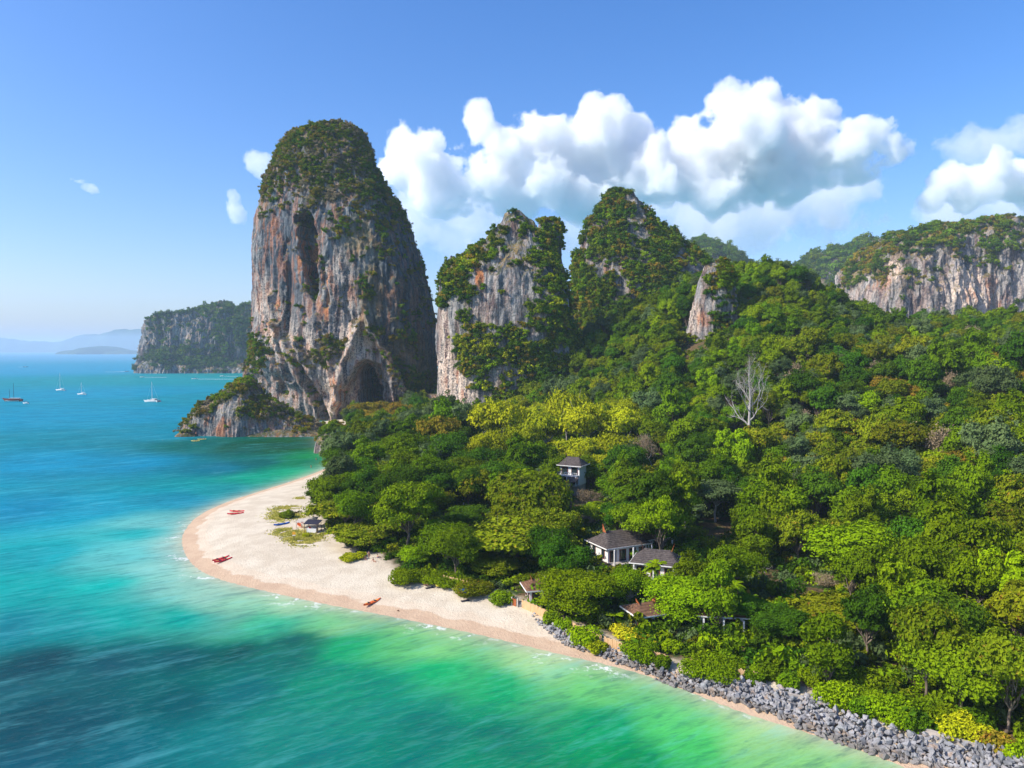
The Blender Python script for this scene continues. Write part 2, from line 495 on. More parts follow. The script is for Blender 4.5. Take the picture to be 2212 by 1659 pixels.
def axis(parts):
    out = [parts[0][0]]
    for a, b, s in parts:
        n = max(1, int(round((b - a) / s)))
        out += list(np.linspace(a, b, n + 1)[1:])
    return np.array(out)
gx = axis([(-400,-160,20),(-160,150,1.6),(150,500,5),(500,2600,70)])
gy = axis([(20,70,10),(70,260,1.6),(260,700,4),(700,2300,80)])
X, Y = np.meshgrid(gx, gy)
Z = terrain_z(X, Y)
Dsh = shore_sd(X, Y)
# forest edge: where sand gives way to leaf litter
EDGE_PX = [(745,990),(700,1045),(668,1090),(690,1140),(735,1185),(800,1200),(850,1238),(945,1262),(1030,1268),(1110,1292),(1160,1316),
           (1240,1345),(1330,1378),(1420,1412),(1500,1432),(1640,1455),(1760,1492),(1880,1535),(2000,1575),(2120,1605),(2300,1660),(2600,1760)]
edge = np.array([G(u, v, 2.4)[:2] for u, v in EDGE_PX])
forest = np.array([list(p) for p in edge] + [[900, 40], [900, 900], [100, 760], [-60, 600], [-85, 520], [-112, 500], [-104, 440], [-94, 400], [-84, 372]])
Esd = seg_dist(X, Y, forest); Esd = np.where(inside(X, Y, forest), Esd, -Esd)
t = NT('ground')
P = t.coords()
ds = t.attr('shore_distance'); fe = t.attr('forest_distance')
n1 = t.noise(P, 0.22, 4); n2 = t.noise(P, 1.9, 5, 0.65); n3 = t.noise(t.mapping(P, (1, 1, 1)), 6.0, 3)
dry = t.mix(t.ramp(n1, 0.35, 0.65), (0.53, 0.45, 0.335), (0.62, 0.545, 0.42))
dry = t.mix(t.ramp(n2, 0.60, 0.74, 0, 0.45), dry, (0.45, 0.36, 0.27))
wet = t.mix(t.ramp(n1, 0.4, 0.6), (0.40, 0.26, 0.165), (0.47, 0.325, 0.21))
dd = t.math('ADD', ds, t.math('MULTIPLY', t.math('SUBTRACT', t.noise(P, 0.16, 3), 0.5), 5.0))
sand = t.mix(t.ramp(dd, 3.0, 3.8), wet, dry)
sand = t.mix(t.ramp(dd, 5.5, 6.3, 0.35, 0.0), sand, (0.62, 0.48, 0.34))
fe2 = t.math('ADD', fe, t.math('MULTIPLY', t.math('SUBTRACT', t.noise(P, 0.5, 3), 0.5), 4.0))
litter = t.mix(t.ramp(n2, 0.35, 0.65), (0.05, 0.045, 0.02), (0.16, 0.10, 0.05))
litter = t.mix(t.ramp(n1, 0.5, 0.62), litter, (0.035, 0.06, 0.015))
colr = t.mix(t.ramp(fe2, 0.5, 4.0), sand, litter)
hb = t.math('ADD', t.math('MULTIPLY', n2, 1.0), t.math('MULTIPLY', n3, 0.5))
t.principled(colr, 0.92, 0.12, t.bump(hb, 0.75, 0.28))
me = mesh_np('ground', np.stack([X, Y, Z], -1), grid_faces(*X.shape), [t.m], True,
             {'shore_distance': Dsh.ravel(), 'forest_distance': Esd.ravel()})
obj('ground', me, kind='structure')
def tz(x, y): return float(terrain_z(np.array([x], float), np.array([y], float))[0])
def ground_at(u, v):
    """where the ground is seen in that direction (flat parts)"""
    z = 1.5
    for _ in range(5):
        p = G(u, v, z); z = tz(p[0], p[1])
    return np.array([p[0], p[1], z])

# ------------------------------------------------------------------ sea
def lin(c):
    c = np.asarray(c, float) / 255.0
    return np.where(c <= 0.04045, c / 12.92, ((c + 0.055) / 1.055)**2.4)
SEAC = [(50,772,(88,160,200)),(250,772,(88,160,200)),(50,800,(62,155,195)),(250,800,(62,155,195)),(100,900,(30,148,185)),
 (300,900,(22,146,182)),(250,850,(35,150,186)),(420,860,(10,145,170)),(500,815,(8,150,160)),(420,818,(15,152,170)),(560,812,(0,140,150)),
 (370,935,(20,140,170)),(440,962,(0,112,120)),(520,965,(0,92,95)),(600,965,(0,88,84)),(670,955,(0,95,84)),(640,1000,(0,125,105)),
 (560,1000,(0,105,115)),(470,1010,(0,120,145)),(690,985,(5,140,100)),(300,1000,(22,140,175)),(100,1000,(24,146,182)),(380,1080,(10,140,165)),(200,1100,(12,150,175)),
 (50,1100,(8,140,172)),(560,1040,(15,160,135)),(470,1060,(15,150,155)),(640,1020,(40,170,130)),(300,1150,(40,175,172)),(100,1200,(15,160,165)),
 (350,1180,(125,190,178)),(330,1225,(120,192,178)),(230,1270,(30,180,165)),(60,1270,(5,160,155)),(400,1265,(130,192,170)),(500,1300,(125,190,155)),
 (400,1330,(20,165,145)),(150,1340,(0,145,142)),(40,1350,(0,125,135)),(560,1345,(60,180,135)),
 (60,1440,(0,76,86)),(250,1440,(0,80,90)),(400,1420,(0,84,90)),(520,1410,(0,86,86)),(640,1390,(0,96,92)),(690,1385,(0,110,92)),(600,1350,(45,170,130)),(700,1350,(95,185,125)),(650,1430,(0,108,98)),
 (200,1560,(0,82,92)),(50,1560,(0,78,88)),(400,1520,(0,90,94)),(540,1500,(0,108,108)),(60,1650,(0,86,100)),(250,1630,(0,100,108)),(420,1610,(0,118,114)),
 (760,1400,(15,165,105)),(700,1480,(0,140,108)),(600,1560,(0,125,108)),(800,1480,(0,142,108)),(950,1440,(10,168,105)),(1100,1480,(0,162,102)),(850,1380,(90,188,110)),
 (950,1400,(110,194,118)),(1150,1435,(140,200,130)),(1300,1490,(100,195,110)),(900,1600,(0,124,104)),(700,1640,(0,122,110)),(1100,1600,(0,126,98)),(1300,1560,(0,150,98)),(330,1130,(105,186,180)),(290,1195,(95,188,180)),(450,1290,(140,196,170)),(370,1265,(120,192,175)),(250,1330,(10,165,150)),(600,1320,(140,196,150)),(730,1365,(120,192,130)),
 (1450,1560,(80,195,105)),(1500,1620,(70,192,98)),(1650,1600,(130,200,120)),(1700,1655,(125,202,115)),(1350,1650,(0,140,85)),(1200,1700,(0,125,85)),(600,1750,(0,110,95)),(100,1750,(0,90,100)),(1700,1750,(60,190,100))]
sp = np.array([G(u, v)[:2] for u, v, _ in SEAC]); scol = np.array([lin(c) for _, _, c in SEAC])
def qmap(x, y):
    r = np.hypot(x, y) + 1e-6
    return np.arctan2(x, y) * 2.2, np.log(r) * 1.6
sq = np.stack(qmap(sp[:, 0], sp[:, 1]), 1)
gx = axis([(-32000,-8000,3000),(-8000,-1500,500),(-1500,-400,50),(-400,120,2.5),(120,400,20),(400,3000,200),(3000,32000,4000)])
gy = axis([(-2000,0,500),(0,60,20),(60,220,1.8),(220,560,3.5),(560,2000,40),(2000,8000,400),(8000,40000,4000)])
X, Y = np.meshgrid(gx, gy)
d = -shore_sd(X, Y)
wob = fbm(X * .05, Y * .05, 2.2, 3)
qx, qy = qmap(X + 5 * wob, np.maximum(Y, 1) + 5 * fbm(X * .05, Y * .05, 7.7, 3))
num = np.zeros(X.shape + (3,)); den = np.zeros(X.shape)
for k in range(len(sq)):
    w = 1.0 / (((qx - sq[k, 0])**2 + (qy - sq[k, 1])**2) + 0.0006)**1.7
    num += w[..., None] * scol[k]; den += w
rr_ = np.clip(np.hypot(X, Y) / 500, 0, 1)[..., None]
WC = np.clip(num / den[..., None] - (np.array([.010, .025, .015]) * (1 - rr_) + np.array([.03, .06, .13]) * rr_), 0.0, 1) / 1.05
WC[..., 1] *= 0.95
# the shallows: sand shows through
near = np.exp(-np.maximum(d, 0) / 3.2)[..., None] * sstep(700, 350, Y)[..., None]
WC = WC * (1 - 0.8 * near) + 0.8 * near * np.array([0.52, 0.47, 0.32])
t = NT('sea_water')
P = t.coords(); cc = t.attr('water_colour', 'Color'); sd = t.attr('shore_distance')
rz = math.radians(14)
Pr = t.mapping(P, (1, 1, 1), (0, 0, -math.radians(34))); Pq = t.mapping(P, (1, 1, 1), (0, 0, -math.radians(20)))
w1 = t.noise(t.mapping(Pr, (0.15, 0.60, 1)), 1.0, 3, 0.6, 0.5)
w2 = t.noise(t.mapping(Pq, (0.55, 2.0, 1)), 1.0, 4, 0.6, 0.3)
w3 = t.noise(t.mapping(Pr, (0.012, 0.03, 1)), 1.0, 3, 0.5)
patch = t.noise(t.mapping(P, (0.035, 0.05, 1)), 1.0, 5, 0.65)
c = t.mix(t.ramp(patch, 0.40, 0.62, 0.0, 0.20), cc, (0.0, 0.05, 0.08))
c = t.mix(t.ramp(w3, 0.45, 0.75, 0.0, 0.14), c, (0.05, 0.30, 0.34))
# ripple highlights and darker troughs painted into the water colour
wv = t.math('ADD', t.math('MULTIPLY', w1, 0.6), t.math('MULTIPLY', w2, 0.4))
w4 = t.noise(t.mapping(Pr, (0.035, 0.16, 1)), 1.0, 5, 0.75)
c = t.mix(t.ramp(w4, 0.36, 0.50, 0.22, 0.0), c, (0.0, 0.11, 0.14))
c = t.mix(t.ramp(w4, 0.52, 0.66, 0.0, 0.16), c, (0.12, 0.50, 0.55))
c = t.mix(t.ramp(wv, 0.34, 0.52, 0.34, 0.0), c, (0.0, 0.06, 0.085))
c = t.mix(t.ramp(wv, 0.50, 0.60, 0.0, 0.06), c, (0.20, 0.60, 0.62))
fo_n = t.noise(t.mapping(P, (0.35, 0.35, 1)), 1.0, 5, 0.7)
edge_d = t.math('ADD', sd, t.math('MULTIPLY', t.math('SUBTRACT', t.noise(P, 0.12, 3), 0.5), 4.0))
band = t.math('MULTIPLY', t.ramp(edge_d, 0.0, 0.5), t.ramp(edge_d, 0.6, 1.2, 1.0, 0.0))
foam = t.math('MULTIPLY', band, t.ramp(fo_n, 0.52, 0.66, 0.0, 0.35))
foam = t.math('MAXIMUM', foam, t.math('MULTIPLY', t.attr('foam'), t.ramp(fo_n, 0.54, 0.62, 0.0, 0.8)))
c = t.mix(foam, c, (0.85, 0.86, 0.85))
hh = t.math('ADD', t.math('MULTIPLY', w1, 1.0), t.math('MULTIPLY', w2, 0.45))
nb = t.bump(hh, 1.0, 1.5)
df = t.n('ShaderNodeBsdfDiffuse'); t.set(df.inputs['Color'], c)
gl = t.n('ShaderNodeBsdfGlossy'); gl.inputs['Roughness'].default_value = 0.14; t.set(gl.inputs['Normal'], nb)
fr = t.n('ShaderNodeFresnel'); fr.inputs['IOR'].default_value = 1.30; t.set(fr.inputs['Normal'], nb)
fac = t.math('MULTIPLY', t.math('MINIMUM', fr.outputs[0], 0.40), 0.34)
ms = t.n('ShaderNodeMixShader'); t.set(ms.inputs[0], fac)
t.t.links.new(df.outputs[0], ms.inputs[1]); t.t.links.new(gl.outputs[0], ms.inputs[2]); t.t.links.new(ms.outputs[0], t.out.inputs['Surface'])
# breaking wavelets off the tip of the sand spit
fm = np.zeros(X.shape)
for u, v, r in [(388,1165,4),(400,1200,5),(430,1245,5),(650,1300,6),(600,1292,4),(380,1215,4),(420,1128,4),(1290,1440,5),(1200,1418,4),(930,1355,4),(1010,1368,4)]:
    p = G(u, v); fm = np.maximum(fm, np.exp(-((X - p[0])**2 + (Y - p[1])**2) / r**2))
fm *= sstep(6.5, 2.0, d) * sstep(-1, 0.3, d)
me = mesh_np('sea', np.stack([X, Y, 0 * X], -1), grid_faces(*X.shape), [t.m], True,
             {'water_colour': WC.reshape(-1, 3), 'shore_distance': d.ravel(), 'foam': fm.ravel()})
obj('sea', me, kind='structure')

# ------------------------------------------------------------------ haze
def haze_box():
    m = bpy.data.materials.new('haze_air'); m.use_nodes = True
    nt = m.node_tree; nt.nodes.clear()
    o = nt.nodes.new('ShaderNodeOutputMaterial')
    v = nt.nodes.new('ShaderNodeVolumePrincipled')
    v.inputs['Color'].default_value = (0.66, 0.83, 1.0, 1)
    v.inputs['Density'].default_value = 0.00008
    nt.links.new(v.outputs[0], o.inputs['Volume'])
    b = MB().box((0, 19000, 150 - 0.0), (66000, 44000, 330))
    o = b.build('haze', m, kind='stuff')
    o['label'] = 'pale blue sea haze over the whole bay'
HAZE = True
if HAZE: haze_box()

# ------------------------------------------------------------------ limestone
ROCKS = []       # every rock surface, kept for planting
def blobs(U, Vv, lst):
    s = np.zeros(U.shape)
    for b in lst:
        u, v, ru, rv, k = b[:5]
        rot = b[5] if len(b) > 5 else 0.0
        du = U - u; dv = Vv - v
        a = du * math.cos(rot) + dv * math.sin(rot); c = -du * math.sin(rot) + dv * math.cos(rot)
        s = np.maximum(s, k * np.exp(-np.maximum((a / ru)**2 + (c / rv)**2 - 0.35, 0) * 1.6))
    return s
def strip(U, Vv, pts, width):
    d = seg_dist(U, Vv, np.array(pts, float), closed=False)
    return np.exp(-(d / width)**2)
def pnoise(U, Vv, k=0.0): return fbm(U * .02 + k, Vv * .02, k, 3)
def grid_normals(P, wrap):
    di = np.gradient(P, axis=0)
    if wrap: dj = (np.roll(P, -1, 1) - np.roll(P, 1, 1)) / 2
    else: dj = np.gradient(P, axis=1)
    n = np.cross(dj, di); n /= np.linalg.norm(n, axis=2)[..., None] + 1e-9
    return n
def rock_disp(P, amp=1.0, sc=1.0, seed=0.0):
    x, y, z = [P[..., k] * sc for k in range(3)]
    wx = x + 3 * fbm(x * .05 + seed, y * .05, z * .03, 2); wy = y + 3 * fbm(x * .05 + 5, y * .05 + seed, z * .03, 2)
    d = 6.5 * fbm(x * .022 + seed, y * .022, z * .014, 3)
    d += 2.6 * ridged(wx * .075 + seed, wy * .075, z * .010, 2)
    d += 1.5 * ridged(wx * .22 + seed, wy * .22, z * .018, 2)
    d += 0.65 * ridged(wx * .6, wy * .6, z * .05, 2)
    d += 1.5 * fbm(x * .12, y * .12, z * .10 + seed, 4, 0.6)
    d += 0.8 * fbm(x * .45, y * .45, z * .40, 3, 0.6)
    # ledges
    d += 1.0 * ridged(x * .02, y * .02, z * .11 + seed, 1) * sstep(-0.1, 0.4, fbm(x * .03, y * .03, z * .03, 2))
    d += 1.6 * fbm(x * .055 + seed, y * .055, z * .055, 3) * sstep(150, 60, z)
    return (d - 2.6) * amp / sc
def lobe_tower(rows, y0, k=0.8, nth=420, dz=0.8, n_exp=2.6, amp=1.0, sc=1.0, seed=0.0, feature=None, paint=None, zmin=-3.0, kmin=0.0, skew=0.0, jag=0.0):
    rows = np.array(rows, float)
    rows[:, 0] += 12 * (1 - (rows[:, 0] - rows[0, 0]) / (rows[-1, 0] - rows[0, 0]))
    zs, xl, xr = [], [], []
    for v, a, b in rows:
        p = D(a, v, y0); q = D(b, v, y0)
        zs.append(p[2]); xl.append(p[0]); xr.append(q[0])
    zs, xl, xr = map(np.array, (zs, xl, xr))
    o = np.argsort(zs); zs, xl, xr = zs[o], xl[o], xr[o]
    z = np.arange(max(zs[0], zmin) if zs[0] > zmin else zmin, zs[-1], dz)
    z = np.concatenate([z, [zs[-1]]])
    L = np.interp(z, zs, xl); R = np.interp(z, zs, xr)
    for _ in range(3):
        L[1:-1] = (L[:-2] + 2 * L[1:-1] + L[2:]) / 4; R[1:-1] = (R[:-2] + 2 * R[1:-1] + R[2:]) / 4
    cx = (L + R) / 2; hw = np.maximum((R - L) / 2, 0.05)
    th = np.linspace(0, 2 * np.pi, nth, endpoint=False) - np.pi / 2      # starts facing the camera
    c, s = np.cos(th), np.sin(th)
    e = 2.0 / n_exp
    ex = np.sign(c) * np.abs(c)**e; ey = np.sign(s) * np.abs(s)**e
    P = np.zeros((len(z), nth, 3))
    dep = np.maximum(hw * k, np.minimum(hw * 2.0, kmin))
    exs = np.where(ey < 0, ex + skew * (1 - ex**2), ex)
    P[..., 0] = cx[:, None] + hw[:, None] * exs[None]
    P[..., 1] = y0 + dep[:, None] * ey[None]
    P[..., 2] = z[:, None]
    N = grid_normals(P, True)
    # make sure they look outward
    out = P - np.stack([cx, np.full(len(z), y0), z], -1)[:, None, :]
    if (N * out).sum() < 0: N = -N
    dsp = rock_disp(P, amp, sc, seed)
    taper = np.clip(hw / 12.0, 0.12, 1.0)[:, None] if amp * 10 / sc > 3 else 1.0
    P = P + N * (dsp * taper)[..., None]
    if jag:
        q = np.clip((P[..., 2] - zs[-1] + 45) / 45, 0, 1)
        P[..., 2] += jag * q * (ridged(P[..., 0] * .07 + seed, P[..., 1] * .07, 1.3, 2) - .35)
    U, Vv = proj(P)
    front = P[..., 1] < y0 + 5
    if feature is not None:
        push, lift = feature(U, Vv, P)
        P[..., 1] += push * front
        P += N * (lift * front)[..., None]
    A = paint(U, Vv, P) if paint else {}
    V = np.concatenate([P.reshape(-1, 3), [[cx[-1], y0, zs[-1] + 0.3]]])
    Fq = grid_faces(len(z), nth, True)[:, ::-1]
    top = (len(z) - 1) * nth
    j = np.arange(nth); tri = np.stack([top + j, top + (j + 1) % nth, np.full(nth, len(V) - 1)], -1)
    attrs = {}
    for key in ('dark', 'cream', 'rust', 'veg', 'bush'):
        a = A.get(key, np.zeros(P.shape[:2]))
        attrs[key] = np.concatenate([np.broadcast_to(a, P.shape[:2]).ravel(), [0.5]])
    return V, [Fq, tri], attrs
def lobe_ridge(crest, y0, w, nu=500, na=120, n_exp=3.0, amp=1.0, sc=1.0, seed=0.0, paint=None, zb=-3.0, slant=0.0, drop=12):
    """a long body of rock: crest read at distance y0, half depth w"""
    v0, v1 = min(c[1] for c in crest), max(c[1] for c in crest)
    cp = np.array([D(u, v + drop * (v1 - v) / (v1 - v0), y0) for u, v in crest])
    o = np.argsort(cp[:, 0]); cp = cp[o]
    x = np.linspace(cp[0, 0], cp[-1, 0], nu)
    h = np.interp(x, cp[:, 0], cp[:, 2]); h = np.maximum(h, zb + 0.5)
    for _ in range(2): h[1:-1] = (h[:-2] + 2 * h[1:-1] + h[2:]) / 4
    a = np.linspace(0, np.pi * 0.86, na)
    c, s = np.cos(a), np.sin(a); e = 2.0 / n_exp
    cy = np.sign(c) * np.abs(c)**e; sz = np.abs(s)**e
    ww = w * np.clip((h - zb) / (h.max() - zb), 0.25, 1)**0.5
    P = np.zeros((nu, na, 3))
    P[..., 0] = x[:, None]
    P[..., 1] = y0 - ww[:, None] * cy[None] + slant * (x[:, None] - x.mean())
    P[..., 2] = zb + (h - zb)[:, None] * sz[None]
    N = grid_normals(P, False)
    if N[..., 1][:, :10].mean() > 0: N = -N
    dsp = rock_disp(P, amp, sc, seed)
    taper = np.clip((h - zb) / 10.0, 0.1, 1.0)[:, None]
    P = P + N * (dsp * taper)[..., None]
    U, Vv = proj(P)
    A = paint(U, Vv, P) if paint else {}
    Fq = grid_faces(nu, na)
    attrs = {}
    for key in ('dark', 'cream', 'rust', 'veg', 'bush'):
        attrs[key] = np.broadcast_to(A.get(key, np.zeros(P.shape[:2])), P.shape[:2]).ravel()
    return P.reshape(-1, 3), [Fq], attrs
def rock_object(name, lobes, mat, label, bush=None):
    Vs, Fs, A, n = [], [], {}, 0
    CN = []
    for V, Fl, at in lobes:
        q_ = Fl[0]; m_ = np.cross(V[q_[:, 1]] - V[q_[:, 0]], V[q_[:, 3]] - V[q_[:, 0]])
        c_ = V[q_].mean(1); c0 = c_.mean(0); c0[2] -= 30
        CN.append(np.full(len(q_), 1.0 if (m_ * (c_ - c0)).sum() > 0 else -1.0))
        Vs.append(V); Fs += [f + n for f in Fl]; n += len(V)
        for k in at: A.setdefault(k, []).append(at[k])
    V = np.concatenate(Vs); A = {k: np.concatenate(a) for k, a in A.items()}
    me = mesh_np(name, V, Fs, [mat], True, A)
    o = obj(name, me, kind='structure', label=label)
    quads = np.concatenate([f for f in Fs if f.shape[1] == 4])
    pa, pb, pc = V[quads[:, 0]], V[quads[:, 1]], V[quads[:, 3]]
    nn = np.cross(pb - pa, pc - pa); ar = np.linalg.norm(nn, axis=1) + 1e-9; nn /= ar[:, None]; nn *= np.concatenate(CN)[:, None]
    cen = V[quads].mean(1)
    ROCKS.append(dict(name=name, cen=cen, n=nn, area=ar, bush=A['bush'][quads[:, 0]]))
    return o

# the great tower
def tower_feature(U, Vv, P):
    wob_u = U + 13 * pnoise(U * 2, Vv * 2, 1.0); wob_v = Vv + 6 * pnoise(U * 2, Vv * 2, 2.0)
    # arched cave: half width narrows to the apex
    half = 60 * np.sqrt(np.clip((wob_v - 778) / 110, 0, 1))
    cx = 795 - 8 * (wob_v - 778) / 100
    ins = sstep(9, -9, np.abs(wob_u - cx) - half) * sstep(776, 790, wob_v)
    half2 = 24 * np.sqrt(np.clip((wob_v - 795) / 90, 0, 1))
    deep = sstep(4, -4, np.abs(wob_u - (785 + 0.12 * (wob_v - 800))) - half2 - 4) * sstep(788, 800, wob_v)
    push = 18 * ins + 75 * deep
    # tall recess high on the left
    alc = sstep(7, -7, np.abs(wob_u - (660 + 0.12 * (wob_v - 480))) - 15 * np.clip((wob_v - 450) / 25, 0, 1) * np.clip((650 - wob_v) / 90, 0, 1)) * sstep(448, 458, wob_v) * sstep(655, 640, wob_v)
    push = push + 20 * alc
    push = push + 5 * strip(U, Vv, [(622, 520), (624, 640), (612, 760)], 8)
    # undercut foot at the left with buttresses running down to it
    foot = sstep(800, 880, wob_v + 0.30 * (690 - U)) * sstep(735, 690, U) * sstep(505, 560, U)
    push = push + 14 * foot
    lift = np.zeros(U.shape)
    for pts, w, a in [([(600, 700), (640, 800), (690, 925)], 7, 7.0), ([(640, 740), (672, 820), (712, 910)], 6, 6.0),
                      ([(590, 640), (600, 730), (618, 830)], 7, 4.0), ([(790, 690), (830, 760), (870, 850)], 8, 5.5),
                      ([(775, 700), (735, 800), (718, 880)], 9, 5.0), ([(700, 700), (716, 800)], 7, 3.0),
                      ([(785, 650), (800, 720), (850, 790)], 5, 3.0)]:
        lift = lift + a * strip(wob_u, wob_v, pts, w)
    for pts, w, a in [([(655, 790), (700, 900)], 7, -6.0), ([(690, 700), (700, 790)], 5, -3.0), ([(744, 620), (752, 690)], 5, -3.0), ([(700, 560), (705, 660)], 4, -2.5),
                      ([(585, 760), (600, 850)], 7, -5.0), ([(865, 780), (880, 860)], 7, -4.0)]:
        lift = lift + a * strip(wob_u, wob_v, pts, w)
    return push, lift
def tower_paint(U, Vv, P):
    nz = pnoise(U, Vv, 3.0); nf = fbm(U * .06, Vv * .03, 1.0, 3)
    veg = (0.25 + 0.75 * sstep(-.25, .2, nf)) * sstep(465, 365, Vv + 60 * nz - 0.30 * np.clip(U - 680, 0, 300))
    side = sstep(770, 850, U + 25 * nz) * sstep(900, 700, Vv) * 0.25
    side = np.maximum(side, blobs(U, Vv, [(805,640,30,120,.7),(780,500,60,60,.9),(850,620,40,100,.3),(880,760,50,60,.8),(910,820,40,70,1.0)]))
    bush = np.maximum(veg, side * sstep(-0.05, 0.25, nz + nf * 0.6))
    bush = np.maximum(bush, blobs(U, Vv, [(718,745,26,22,1),(690,770,24,18,1),(655,690,10,14,.6),(660,620,10,10,.5),(545,760,30,40,.8),(735,650,12,14,.5),(695,560,12,12,.4)]))
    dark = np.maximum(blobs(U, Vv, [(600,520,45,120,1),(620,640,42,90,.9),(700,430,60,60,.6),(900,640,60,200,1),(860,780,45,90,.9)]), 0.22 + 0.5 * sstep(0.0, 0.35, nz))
    dark = np.maximum(dark, sstep(785, 830, U + 14 * nz) * sstep(760, 700, Vv - (U - 790) * .6))  # shade of the tower's right side, painted into the rock colour
    cream = np.maximum(blobs(U, Vv, [(600,700,40,80,.9),(650,740,55,50,.7),(760,740,60,60,.9),(725,850,50,70,.95),(845,830,30,50,.8),(570,650,22,60,.7),(735,640,40,120,.45),(920,860,40,20,.8)]), sstep(600, 800, Vv) * 0.45)
    rust = np.maximum(blobs(U, Vv, [(668,560,14,70,1),(648,560,16,110,.8),(590,500,18,40,.6),(705,640,14,60,.9),(725,850,22,45,.8),(600,690,20,60,.8),(690,620,10,80,.6),(915,855,35,14,.8),(770,480,40,40,.6),(640,740,25,30,.6)]), 0.36)
    return dict(veg=np.maximum(veg, side * .7), bush=bush, dark=dark, cream=cream * (1 - .6 * dark), rust=rust)
A1 = lobe_tower([(258,686,704),(261,668,735),(268,648,758),(282,628,779),(300,613,793),(325,598,806),(360,583,818),(400,571,832),(430,564,850),(450,560,862),
    (500,555,886),(560,554,908),(620,556,930),(700,556,940),(760,548,942),(800,535,942),(860,525,936),(920,540,930),(980,540,930)],
    565, 0.85, 640, 0.62, 2.1, 0.85, 1.0, 0.0, tower_feature, tower_paint, skew=0.30)
rock_object('limestone_tower', [A1], M['rock'], 'tall rounded limestone tower with arched cave above the beach')

def mk_paint(bush_b=(), dark_b=(), cream_b=(), rust_b=(), base_bush=0.0, base_dark=0.15, base_cream=0.1, base_rust=0.16, bare=()):
    def f(U, Vv, P):
        nz = pnoise(U, Vv, 5.0)
        b = np.maximum(blobs(U, Vv, bush_b), base_bush) if len(bush_b) else np.full(U.shape, base_bush)
        b = b * sstep(-0.35, 0.15, nz)
        if len(bare): b = b * (1 - np.clip(blobs(U, Vv, bare), 0, 1))
        return dict(bush=b, veg=b * .8, dark=np.maximum(blobs(U, Vv, dark_b), base_dark), cream=np.maximum(blobs(U, Vv, cream_b), base_cream), rust=np.maximum(blobs(U, Vv, rust_b), base_rust))
    return f
P2 = mk_paint(bush_b=[(1000,600,40,40,1),(960,620,18,40,.9),(1045,520,30,40,1),(1110,745,70,45,1),(1185,620,34,100,1),(1190,500,30,60,.9),(1030,760,50,80,.7),(1210,760,80,160,1),(1130,480,16,16,.6),(1000,700,14,30,.6),(1150,850,100,60,1),(1140,660,20,40,.6),(1010,650,12,40,.5)],
    cream_b=[(965,800,22,80,1),(1000,840,40,50,1),(960,720,12,60,.6)], rust_b=[(1035,595,12,30,1),(990,830,40,40,.5),(1010,770,14,40,.6)], base_dark=0.12, dark_b=[(1200,560,30,60,1),(1110,510,30,40,.6)], bare=[(1100,510,24,44,1),(1105,620,52,66,1),(958,780,16,110,1),(1005,865,45,26,1),(1045,650,24,46,.9)])
B1 = lobe_tower([(455,1098,1108),(462,1090,1124),(480,1085,1150),(500,1064,1166),(530,1030,1182),(560,992,1198),(580,966,1208),(600,954,1214),(640,947,1228),
    (700,946,1240),(800,947,1250),(940,947,1262)], 455, 0.72, 420, 0.7, 2.5, 0.70, 1.1, 3.0, None, P2, skew=0.2, jag=9)
B2 = lobe_tower([(463,1174,1190),(470,1164,1204),(490,1162,1211),(550,1164,1214),(600,1168,1226),(700,1165,1240),(820,1150,1250)], 470, 0.8, 220, 0.8, 2.8, 0.45, 1.2, 9.0, None, P2)
B3 = lobe_tower([(541,974,977),(556,968,984),(575,962,990),(640,955,1000)], 455, 0.8, 60, 0.8, 2.2, 0.25, 1.4, 5.0, None, P2)
B4 = lobe_tower([(590,949,952),(610,948,958),(700,946,985),(780,948,1000)], 448, 0.8, 60, 0.8, 2.2, 0.25, 1.4, 5.0, None, P2)
B5 = lobe_tower([(840,880,960),(860,875,965),(880,870,970),(950,868,975)], 500, 0.5, 120, 0.8, 2.6, 0.3, 1.2, 4.0, None, mk_paint(base_cream=.9, base_rust=.5, base_bush=.15))
rock_object('limestone_peak', [B1, B2, B3, B4, B5], M['rock'], 'grey fluted limestone peak with split summit beside the great tower')

P3 = mk_paint(bush_b=[(1310,500,50,70,1),(1345,430,40,40,1),(1460,560,80,60,1),(1260,600,30,90,.9),(1400,660,150,110,1),(1300,700,90,90,1)], dark_b=[(1260,640,40,120,.9)], cream_b=[(1375,490,14,50,.4)], rust_b=[(1300,560,30,40,.4)], base_bush=0.22, bare=[(1382,520,14,60,1),(1330,575,24,30,.8),(1390,470,9,26,1),(1345,620,26,20,.8),(1270,560,10,40,.8)])  # the dark blob paints the shadow on the peak's left flank
C1 = lobe_tower([(405,1336,1360),(410,1324,1372),(425,1306,1382),(445,1294,1391),(470,1274,1406),(500,1262,1442),(530,1254,1482),(560,1250,1520),(600,1243,1556),(700,1240,1590),(800,1240,1600)],
    560, 0.66, 420, 0.8, 2.3, 0.70, 1.1, 6.0, None, P3, jag=7)
rock_object('limestone_peak.001', [C1], M['rock'], 'pointed limestone peak mostly overgrown in the middle of the range')
P4 = mk_paint(bush_b=[(1560,600,34,50,1),(1540,560,30,20,1),(1500,740,30,30,.8),(1550,700,20,40,.8)], cream_b=[(1500,690,20,40,.6)], rust_b=[(1520,690,20,20,.6)], base_bush=0.1, bare=[(1508,660,26,80,1)])
E1 = lobe_tower([(556,1525,1560),(570,1516,1575),(600,1506,1585),(650,1495,1592),(700,1484,1596),(760,1474,1600),(830,1474,1600)], 402, 0.7, 240, 0.7, 2.4, 0.8, 1.5, 2.0, None, P4, skew=.2)
rock_object('limestone_crag', [E1], M['rock'], 'small grey limestone crag standing out of the forest slope')

